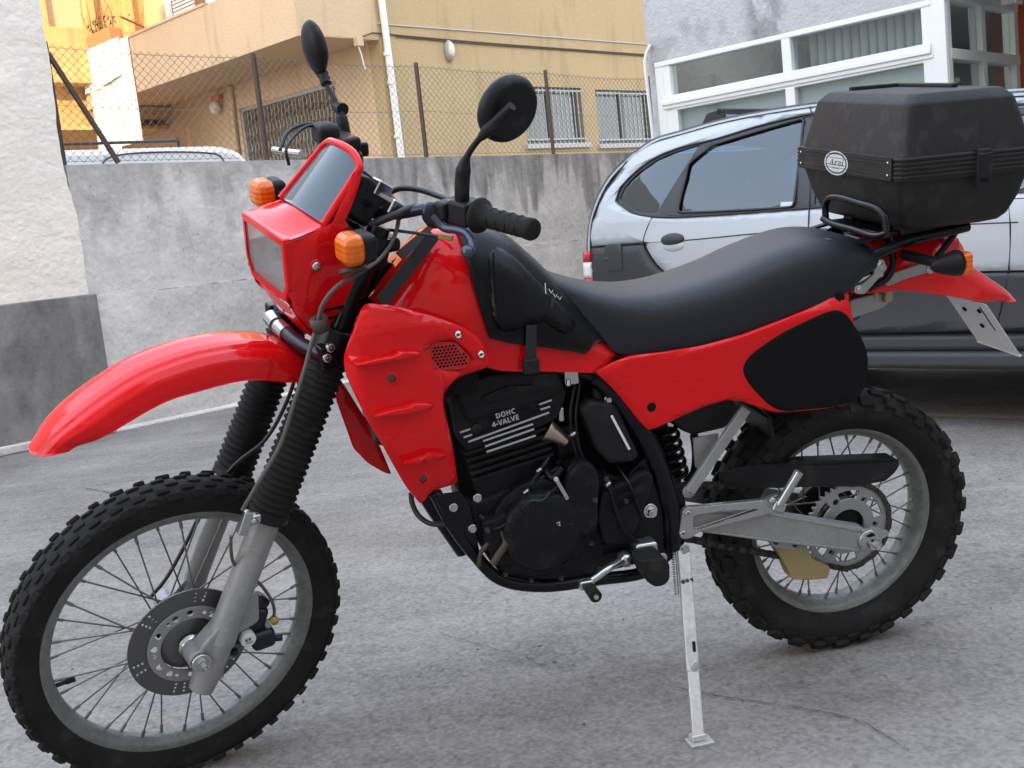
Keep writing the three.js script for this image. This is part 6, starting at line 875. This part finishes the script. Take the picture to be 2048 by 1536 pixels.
{ // chain runs and drive
  const g = part('drive_chain', bike); const run = (p0, p1, n) => { for (let i = 0; i < n; i++) { const t = (i + 0.5) / n, x = lerp(p0[0], p1[0], t), y = lerp(p0[1], p1[1], t), a = Math.atan2(p1[1] - p0[1], p1[0] - p0[0]); const L = Math.hypot(p1[0] - p0[0], p1[1] - p0[1]) / n; put('chain_link', J(...[1, -1].map(s => rbox(L * 1.22, 0.0125, 0.0022, 0.001).rotateZ(a).translate(x, y, 0.059 + s * (i & 1 ? 0.0085 : 0.0055))), turn([[0, -0.008], [0.0055, -0.008], [0.0055, 0.008], [0, 0.008]], x, y, 8).translate(0, 0, 0.059)), K.chainM ??= mat(0.06, 0.055, 0.05, 0.6, 0.6), g); } };
  const up = [[-0.439,0.4971],[-0.0072,0.4307]], lo = [[-0.4426,0.3809],[-0.003,0.2055]]; run([up[0][0], up[0][1]], [0.0, 0.433], 34); run(lo[0], [0.0, 0.217], 34);
  for (let i = 0; i < 16; i++) { const a = -PI / 2 + (i + 0.5) / 16 * PI, x = 0.1055 * Math.cos(a), y = 0.325 + 0.1055 * Math.sin(a); put('chain_link', J(...[1, -1].map(s => rbox(0.024, 0.0125, 0.0022, 0.001).rotateZ(a + PI / 2).translate(x, y, 0.059 + s * (i & 1 ? 0.0085 : 0.0055)))), K.chainM, g); }
}
{ // rear frame strut and passenger peg bracket
  const g = part('passenger_peg_bracket', bike); const O = [[-0.4479,0.4138],[-0.4373,0.4698],[-0.4257,0.477],[-0.4075,0.4739],[-0.2473,0.463],[-0.2142,0.4714],[-0.1975,0.4428],[-0.2118,0.4264],[-0.2498,0.4259],[-0.3996,0.4145],[-0.4207,0.4019],[-0.439,0.4029]], Hn = [[-0.4179,0.4201],[-0.4171,0.4525],[-0.4078,0.4578],[-0.3525,0.4576],[-0.2592,0.4463],[-0.2568,0.4412],[-0.3996,0.4169]];
  put('bracket_arm', plate(roundPoly(O, 0.006, 3), 0.125, 0.139, 0.0025, [roundPoly(Hn, 0.003, 2)]), K.alu, g);
  for (const p of [[-0.4257,0.4605,0.139],[-0.4383,0.4163,0.139]]) put('bracket_bolt', turn([[0.003, 0.002], [0.005, 0.003], [0.0075, 0.002], [0.008, 0], [0, 0], [0.003, 0.0005]], p[0], p[1], 16).translate(0, 0, 0.139), K.zinc, g);
  put('peg_hinge', J(rbox(0.03, 0.024, 0.022, 0.005).rotateZ(-0.4).translate(...[[-0.2191,0.4461,0.145]][0]), dome(...[[-0.2347,0.4624,0.15]][0], 0.008)), K.alu, g);
  const q = [[-0.2193,0.4505,0.15],[-0.1776,0.5238,0.16]]; put('folded_peg', cyl(q[0], q[1], 0.0098, 0.0105, 16), K.alu, g);
  const st = [[-0.4184,0.5064,0.13],[-0.2852,0.6751,0.13]]; const strut = part('subframe_strut', bike); put('strut_bar', J(bar(st[0], st[1], 0.024, 0.012, 0.003, V3(0, 0, 1)), turn([[0, 0.007], [0.0135, 0.007], [0.0145, 0], [0, 0]], st[0][0], st[0][1], 20).translate(0, 0, 0.124)), K.paintAlu, strut);
  put('strut_bolt', turn([[0.003, 0.003], [0.006, 0.003], [0.0065, 0], [0, 0], [0.003, 0]], st[0][0], st[0][1], 14).translate(0, 0, 0.1312), K.zinc, strut); put('strut_gusset', plate(roundPoly([[-0.3959,0.6162],[-0.3363,0.6183],[-0.3413,0.5942],[-0.3861,0.5442],[-0.3928,0.551]], 0.004, 2), 0.10, 0.106, 0.001), K.paintAlu, strut);
  put('drain_hose', sweep([[-0.3579,0.5905,0.02],[-0.3541,0.5487,0.02],[-0.36,0.502,0.02],[-0.3797,0.4812,0.02]], 0.01, 8), K.black, strut); put('mudflap', J(rbox(0.012, 0.16, 0.13, 0.004).rotateZ(0.2).translate(...[[-0.1831,0.5454,0]][0])), K.black, strut);
}
{ // side stand
  const g = part('side_stand', bike); const A = arr([[-0.4347,0.3781,0.128]][0]), F = V3(-0.504, 0.062, 0.355), d = F.clone().sub(A), at = t => A.clone().addScaledVector(d, t), up = V3(-0.2, 0.6, 0.8);
  put('stand_leg', J(bar(at(-0.0), at(0.66), 0.027, 0.02, 0.003, up), bar(at(0.62), at(0.985), 0.0245, 0.017, 0.003, up)), K.standM = mat(1, 1, 1, 0.42, 0.55, { map: dusty(0.52, 0.52, 0.51, 250, 0.4), bumpMap: grain, bumpScale: 0.0012 }), g);
  put('stand_foot', J(rbox(0.05, 0.007, 0.04, 0.002).rotateX(-0.157).translate(F.x + 0.002, F.y - 0.002, F.z + 0.002), rbox(0.032, 0.014, 0.026, 0.004).rotateX(-0.3).translate(F.x, F.y + 0.006, F.z - 0.004)), K.standM, g);
  put('stand_bolt', hex(A.x, A.y, A.z + 0.008, 0.009, 0.007), K.zinc, g); put('stand_weld', J(...[-0.009, 0, 0.009].map(k => new THREE.SphereGeometry(0.0055, 8, 6).translate(at(0.17).x + k, at(0.17).y + k * 0.1, at(0.17).z + 0.009))), K.brown, g);
  put('stand_slot', bar(at(0.50).add(V3(0.003, 0.004, 0.0095)), at(0.555).add(V3(0.003, 0.004, 0.0095)), 0.007, 0.003, 0.0008, up), K.cast, g); put('stand_lump', new THREE.SphereGeometry(0.011, 12, 8).scale(1, 1.4, 0.5).translate(at(0.64).x + 0.003, at(0.64).y + 0.008, at(0.64).z + 0.008), K.standM, g);
  put('stand_spring', (() => { const a = at(0.02).add(V3(-0.018, 0, -0.01)), b = at(0.26).add(V3(-0.018, 0, -0.012)), p = []; for (let i = 0; i <= 18 * 8; i++) { const t = i / 144, w = t * 18 * 2 * PI; p.push(a.clone().lerp(b, t).add(V3(0.0045 * Math.cos(w), 0, 0.0045 * Math.sin(w)))); } return sweep(p, 0.0013, 5, 150); })(), K.zinc, g);
}
{ // gear lever and rider's peg
  const g = part('gear_lever', bike); const q = [[-0.5782,0.3928,0.16],[-0.6272,0.3926,0.19],[-0.656,0.3834,0.2],[-0.6796,0.3755,0.205]]; put('lever_arm', J(sweep(q, t => 0.0085 - 0.001 * t, 8), turn([[0, -0.012], [0.014, -0.012], [0.014, 0.012], [0, 0.012]], q[0][0], q[0][1], 16).translate(0, 0, q[0][2]), rbox(0.03, 0.02, 0.02, 0.004).translate(q[3][0], q[3][1], q[3][2])), K.zinc, g);
  put('lever_rubber', cyl([q[3][0] + 0.006, q[3][1] - 0.008, q[3][2] + 0.004], [q[3][0] + 0.006, q[3][1] - 0.008, q[3][2] + 0.045], 0.0125, 0.013, 16), K.rubber, g); put('lever_tip', cyl([q[3][0] + 0.006, q[3][1] - 0.008, q[3][2] + 0.045], [q[3][0] + 0.006, q[3][1] - 0.008, q[3][2] + 0.049], 0.0065, 0.005, 12), K.chrome, g);
  const p = part('rider_peg', bike), c = [[-0.5252,0.3689,0.2]][0]; put('peg_rubber', J(plate(roundPoly([[-0.5675,0.4132],[-0.5119,0.4097],[-0.5004,0.3917],[-0.5014,0.3577],[-0.5139,0.3464],[-0.5338,0.3456],[-0.5509,0.3603],[-0.5631,0.3853]], 0.008, 3), 0.165, 0.22, 0.005)), K.rubber, p); put('peg_pivot', J(rbox(0.05, 0.035, 0.05, 0.008, c[0], c[1] + 0.03, 0.13), hex(...[[-0.4995,0.3851,0.17]][0], 0.0085, 0.008)), K.zinc, p);
}
// ---------- tail, rack, plate
{
  const g = part('rear_mudguard', bike); const cr1 = [[-0.0437,0.9665],[0.0536,0.9782],[0.1401,0.9847],[0.222,0.9807],[0.2867,0.9592],[0.3154,0.9046],[0.3633,0.8667],[0.4185,0.8286],[0.45,0.7976]], ed = [[-0.0906,0.9197],[-0.0192,0.8842],[0.0531,0.8757],[0.1017,0.8755],[0.1636,0.8626],[0.2264,0.8473],[0.284,0.8314],[0.3357,0.8184],[0.3706,0.8142]];
  put('mudguard_skin', gridGeo((u, v) => { const c = crArr(cr1, u), e = crArr(ed, u), q = 2 * v - 1, h = Math.pow(1 - Math.pow(Math.abs(q), 2.6), 0.55), w = 0.088 * (1 - 0.35 * sstep(0.72, 1, u)); return [lerp(e[0], c[0], h), lerp(e[1], c[1], h), q * w]; }, 48, 32, 0.004), K.red, g);
  put('under_tray', plate(roundPoly([[-0.0039,0.8611],[0.0688,0.8692],[0.1061,0.8569],[0.0822,0.8339],[-0.003,0.8162]], 0.006, 2), -0.06, 0.06, 0.004), K.carrier, g);
  put('tail_clip', J(cyl([[0.0461,0.8921,0.08]][0], [[0.0469,0.8633,0.08]][0], 0.004, 0.004, 8), rbox(0.02, 0.04, 0.03, 0.006).translate(...[[0.0836,0.8674,0.06]][0])), K.beige, g);
  const bl = [[-0.0121,0.9692],[0.0151,0.9619],[0.0131,0.9482],[0.0389,0.9593],[0.0474,0.9541],[0.0515,0.9386],[0.0212,0.9116],[-0.0019,0.8839],[-0.0138,0.8831],[-0.0188,0.8945],[0.0043,0.9222],[0.0159,0.9339]], b2 = [[0.055,0.9001],[0.0905,0.9179],[0.1265,0.9247],[0.1506,0.9297],[0.1691,0.9254],[0.176,0.9082],[0.1517,0.9055],[0.1033,0.8978],[0.0674,0.8877]];
  put('tail_bracket', J(plate(roundPoly([[0.0116,0.9553],[0.0375,0.9567],[0.0477,0.9352],[0.0107,0.8994],[-0.0056,0.8851],[-0.0198,0.8867],[-0.0236,0.8991],[0.0171,0.9268]], 0.005, 3), 0.112, 0.120, 0.0015), plate(roundPoly(b2, 0.004, 2), 0.085, 0.091, 0.0015), plate(roundPoly([[-0.0885,1.0106],[-0.0245,0.9933],[0.0085,0.9812],[0.0139,0.9551],[0.0002,0.9405],[-0.0179,0.9586],[-0.0358,0.9765]], 0.006, 2), 0.06, 0.10, 0.004)), K.paintAlu, g);
  for (const p of [[0.0269,0.9445,0.12],[-0.0201,0.8973,0.12],[0.1701,0.9141,0.092]]) put('tail_bolt', J(turn([[0, 0.004], [0.006, 0.003], [0.0065, 0], [0, 0]], p[0], p[1], 14).translate(0, 0, p[2]), turn([[0.0065, 0.0012], [0.0095, 0.001], [0.0095, 0], [0, 0]], p[0], p[1], 18).translate(0, 0, p[2])), K.zinc, g);
  const pl = part('number_plate', bike); const q = [[0.3148,0.8199,0.02],[0.3593,0.8116,0.1],[0.3833,0.7256,0.1],[0.3517,0.7475,0]]; // hangs under the tail, facing backwards
  const A = V3(0.262, 0.845, -0.10), B = V3(0.262, 0.845, 0.10), dn = V3(0.085, -0.115, 0); const nrm = V3(0.8, 0.6, 0).normalize();
  const slab = new THREE.Matrix4().makeBasis(V3(0, 0, 1), dn.clone().normalize(), V3(0, 0, 1).cross(dn.clone().normalize())).setPosition(0.305, 0.822, -0.0); const L = dn.length();
  put('plate_sheet', plate(roundPoly([[-0.045, 0], [0.105, 0], [0.105, L + 0.02], [-0.045, L + 0.02]], 0.008, 3), -0.001, 0.001, 0.0004).applyMatrix4(slab), K.plate, pl);
  put('plate_rim', J(plate(roundPoly([[-0.046, L + 0.017], [0.106, L + 0.017], [0.106, L + 0.021], [-0.046, L + 0.021]], 0.001, 1), -0.0025, 0.0025, 0.0004)).applyMatrix4(slab), K.white, pl);
  put('plate_slot', plate(roundPoly([[0.07, 0.015], [0.074, 0.015], [0.074, 0.09], [0.07, 0.09]], 0.001, 1), -0.0018, 0.0018, 0.0002).applyMatrix4(slab), K.fabric, pl); put('plate_bolt', J(...[[0.06, 0.03], [0.03, 0.085], [0.0, 0.04]].map(([a, b]) => turn([[0, -0.004], [0.006, -0.004], [0.006, 0.004], [0, 0.004]], a, b, 10))).applyMatrix4(slab), K.fabric, pl);
  // luggage rack of bent tube
  const r = part('luggage_rack', bike); const tb = (p, rr = 0.0075) => put('rack_tube', sweep(p, rr, 10), K.gloss, r);
  const hoop = z0 => z0;
  tb([[-0.005,1.0176,-0.0441],[-0.005,1.0539,-0.0471],[-0.005,1.0693,-0.0367],[-0.005,1.0778,-0.0072],[-0.005,1.0749,0.0899],[-0.005,1.0693,0.1619],[-0.005,1.0569,0.1861],[-0.005,1.0296,0.1946]]); tb([[-0.015,1.028,-0.0396],[-0.015,1.0217,-0.0008],[-0.015,1.0196,0.0852],[-0.015,1.0171,0.1694],[-0.015,1.0269,0.2124]]);
  for (const s of [1, -1]) { tb([[0.0114,0.9607,0.11],[0.0402,0.975,0.12],[0.0988,0.99,0.12],[0.1703,0.9974,0.12],[0.2365,1.0055,0.12]].map(p => [p[0], p[1], p[2] * s]), 0.012); tb([[0.0566,1.0024,0.1],[0.0672,0.9692,0.1],[0.0731,0.9361,0.1],[0.0595,0.9094,0.1],[0.0201,0.8891,0.095]].map(p => [p[0], p[1], p[2] * s])); tb([[0.2375,0.9984,0.09],[0.2166,0.9734,0.09],[0.1817,0.9334,0.09]].map(p => [p[0], p[1], p[2] * s]), 0.007); put('rack_stay', bar([-0.075, 0.985, 0.10 * s], [0.05, 1.005, 0.11 * s], 0.006, 0.02, 0.002), K.gloss, r); }
  put('rack_plate', rspan(0.03, 0.25, 1.0, 1.012, -0.11, 0.11, 0.003), K.gloss, r);
  put('tail_lamp', rbox(0.05, 0.06, 0.12, 0.012).translate(...[[0.2428,0.9411,0]][0]), K.kill, g);
  for (const s of [1, -1]) { const t = part('rear_indicator', bike); const c = s > 0 ? [[0.154,0.9447,0.19]][0] : [[[0.154,0.9447,0.19]][0][0], [[0.154,0.9447,0.19]][0][1], -0.19]; put('indicator_body', J(between(new THREE.LatheGeometry([[0.001, -0.05], [0.012, -0.045], [0.018, -0.03], [0.027, 0], [0.028, 0.012], [0.001, 0.012]].map(p => new THREE.Vector2(...p)), 20), V3(...c), V3(c[0] + 1, c[1], c[2])), cyl([c[0] - 0.03, c[1] + 0.004, c[2]], [c[0] - 0.04, c[1] + 0.006, s * 0.08], 0.012, 0.012, 12)), K.black, t); put('indicator_lens', rbox(0.022, 0.05, 0.055, 0.01, c[0] + 0.022, c[1], c[2], 3), K.amber, t); }
}
{ // exhaust on the far side
  const g = part('exhaust', bike); put('header_pipe', sweep([[-0.93, 0.74, -0.03], [-0.965, 0.64, -0.06], [-0.93, 0.47, -0.10], [-0.82, 0.43, -0.14], [-0.55, 0.48, -0.15], [-0.3, 0.62, -0.15]], 0.019, 12), K.black, g); put('silencer', J(cyl([-0.3, 0.62, -0.155], [0.12, 0.80, -0.16], 0.045, 0.05, 24), cyl([0.12, 0.80, -0.16], [0.17, 0.82, -0.16], 0.02, 0.018, 14)), K.black, g);
}

// ---------------------------------------------------------------- top case standing on the rack
{
  const t = thing('top_case', 'black plastic top case with an oval sticker on its ribbed band', 'top case'); t.position.copy(bike.position); t.rotation.copy(bike.rotation);
  const caseM = mat(1, 1, 1, 0.55, 0, { map: dusty(0.014, 0.013, 0.0128, 260, 0.4), bumpMap: grain, bumpScale: 0.0007, specularIntensity: 0.6 });
  const off = V3(0.16, 1.012, 0); { const o = off.clone().applyEuler(bike.rotation); t.position.add(o); }
  const TP = (n, g, m, par = t) => put(n, J(g).clone().translate(-off.x, -off.y, -off.z), m, par);
  // stacked rounded rectangles: [y, xFront, xRear, halfWidth, corner radius]
  const ring = ([y, x0, x1, w, r]) => { const p = roundPoly([[x0, -w], [x0, w], [x1, w], [x1, -w]], r * 0.75, 6); return p.map(q => [q[0], y, q[1]]); };
  const shell = (L) => { const R = L.map(ring), n = R[0].length; const side = gridGeo((u, v) => { const k = u * (R.length - 1), i = Math.min(R.length - 2, Math.floor(k + 1e-9)), f = k - i, a = R[i], b = R[i + 1], j = Math.round(v * n) % n; return a[j].map((x, c) => lerp(x, b[j][c], f)); }, R.length - 1, n); const cap = (r, up) => { const c = r.reduce((s, p) => s.map((x, k) => x + p[k] / n), [0, 0, 0]), q = []; for (let i = 0; i < n; i++) { const a = r[i], b = r[(i + 1) % n]; q.push(...c, ...(up ? [...a, ...b] : [...b, ...a])); } const g = new THREE.BufferGeometry(); g.setAttribute('position', new THREE.Float32BufferAttribute(q, 3)); g.computeVertexNormals(); return g; }; return J(side, cap(R[0], false), cap(R[R.length - 1], true)); };
  TP('lower_shell', shell([[1.016, 0.08, 0.265, 0.145, 0.03], [1.022, 0.06, 0.287, 0.162, 0.03], [1.035, 0.048, 0.298, 0.174, 0.03], [1.075, 0.033, 0.311, 0.191, 0.03], [1.128, 0.02, 0.321, 0.205, 0.03], [1.13, 0.02, 0.321, 0.205, 0.03]]), caseM);
  TP('lid', shell([[1.168, 0.018, 0.323, 0.207, 0.03], [1.17, 0.018, 0.323, 0.207, 0.03], [1.21, 0.028, 0.312, 0.199, 0.03], [1.270, 0.042, 0.294, 0.186, 0.03], [1.276, 0.045, 0.291, 0.183, 0.03], [1.290, 0.058, 0.278, 0.17, 0.03], [1.2925, 0.064, 0.272, 0.164, 0.03]]), caseM);
  TP('lid_recess', J(rspan(0.225, 0.242, 1.291, 1.301, -0.14, 0.06, 0.003), rspan(0.11, 0.242, 1.291, 1.301, -0.155, -0.14, 0.003)), caseM);
  const band = part('rib_band', t); TP('band_core', shell([[1.125, 0.012, 0.327, 0.212, 0.03], [1.127, 0.010, 0.329, 0.214, 0.03], [1.171, 0.010, 0.329, 0.214, 0.03], [1.173, 0.012, 0.327, 0.212, 0.03]]), caseM, band);
  for (let i = 0; i < 5; i++) { const y = 1.131 + i * 0.0088; TP('band_rib', shell([[y, 0.009, 0.330, 0.215, 0.03], [y + 0.001, 0.008, 0.331, 0.216, 0.03], [y + 0.0045, 0.008, 0.331, 0.216, 0.03], [y + 0.0055, 0.009, 0.330, 0.215, 0.03]]), caseM, band); }
  const toFace = g => J(g).clone().applyMatrix4(new THREE.Matrix4().makeBasis(V3(0, 0, 1), V3(0, 1, 0), V3(-1, 0, 0)));
  TP('name_strip', toFace(plate(roundPoly([[-0.185, 1.127], [-0.185, 1.174], [0.19, 1.174], [0.19, 1.127]], 0.002, 2), -0.008, -0.0045, 0.0008)), caseM, band);
  for (const y of [1.131, 1.139, 1.160, 1.168]) TP('strip_rib', toFace(plate([[-0.168, y - 0.0012], [-0.168, y + 0.0012], [0.17, y + 0.0012], [0.17, y - 0.0012]], -0.005, -0.0035, 0.0004)), caseM, band);
  for (const [z, y] of [[-0.176, 1.163], [-0.176, 1.138], [0.178, 1.163], [0.178, 1.138]]) TP('strip_rivet', toFace(turn([[0, 0.0025], [0.0025, 0.002], [0.0036, 0], [0, 0]], z, y, 12).translate(0, 0, -0.0046)), K.zinc, band);
  // sticker: a flat printed oval
  const cv = document.createElement('canvas'); cv.width = 512; cv.height = 400; const x = cv.getContext('2d'); x.fillStyle = '#c9cbc8'; x.fillRect(0, 0, 512, 400); x.lineWidth = 24; x.strokeStyle = '#26262a'; x.beginPath(); x.ellipse(256, 200, 218, 166, 0, 0, 2 * PI); x.stroke(); x.fillStyle = '#1c1c20'; x.font = 'italic bold 140px serif'; x.textAlign = 'center'; x.fillText('Arai', 256, 238); x.fillRect(30, 222, 452, 11); x.font = 'bold 40px sans-serif'; x.fillText('HELMET', 256, 300);
  const ct = new THREE.CanvasTexture(cv); ct.colorSpace = THREE.SRGBColorSpace; ct.magFilter = THREE.LinearFilter;
  const el = new THREE.CircleGeometry(1, 40); el.userData.keepUV = true; el.scale(0.049, 0.026, 1);
  { const m = new THREE.MeshStandardMaterial({ map: ct, roughness: 0.4 }); const zc = -0.02, yc = 1.149; const g = fin(el); g.userData.done = true; g.applyMatrix4(new THREE.Matrix4().makeBasis(V3(0, 0, 1), V3(0, 1, 0), V3(-1, 0, 0))); g.translate(0.0035 - off.x, yc - off.y, zc - off.z); put('sticker', g, m, t); }
  const lt = part('latch', t); TP('latch_plate', J(rspan(0.178, 0.212, 1.10, 1.17, 0.214, 0.224, 0.003), rspan(0.178, 0.212, 1.155, 1.178, 0.205, 0.222, 0.003)), K.black, lt); TP('latch_key', rspan(0.187, 0.203, 1.112, 1.12, 0.2235, 0.2255, 0.0006), K.fabric, lt);
  for (const z of [-0.1, 0.1]) TP('case_foot', rspan(0.08, 0.24, 1.0, 1.02, z - 0.02, z + 0.02, 0.006), caseM);
}

renderer.render(scene, camera);
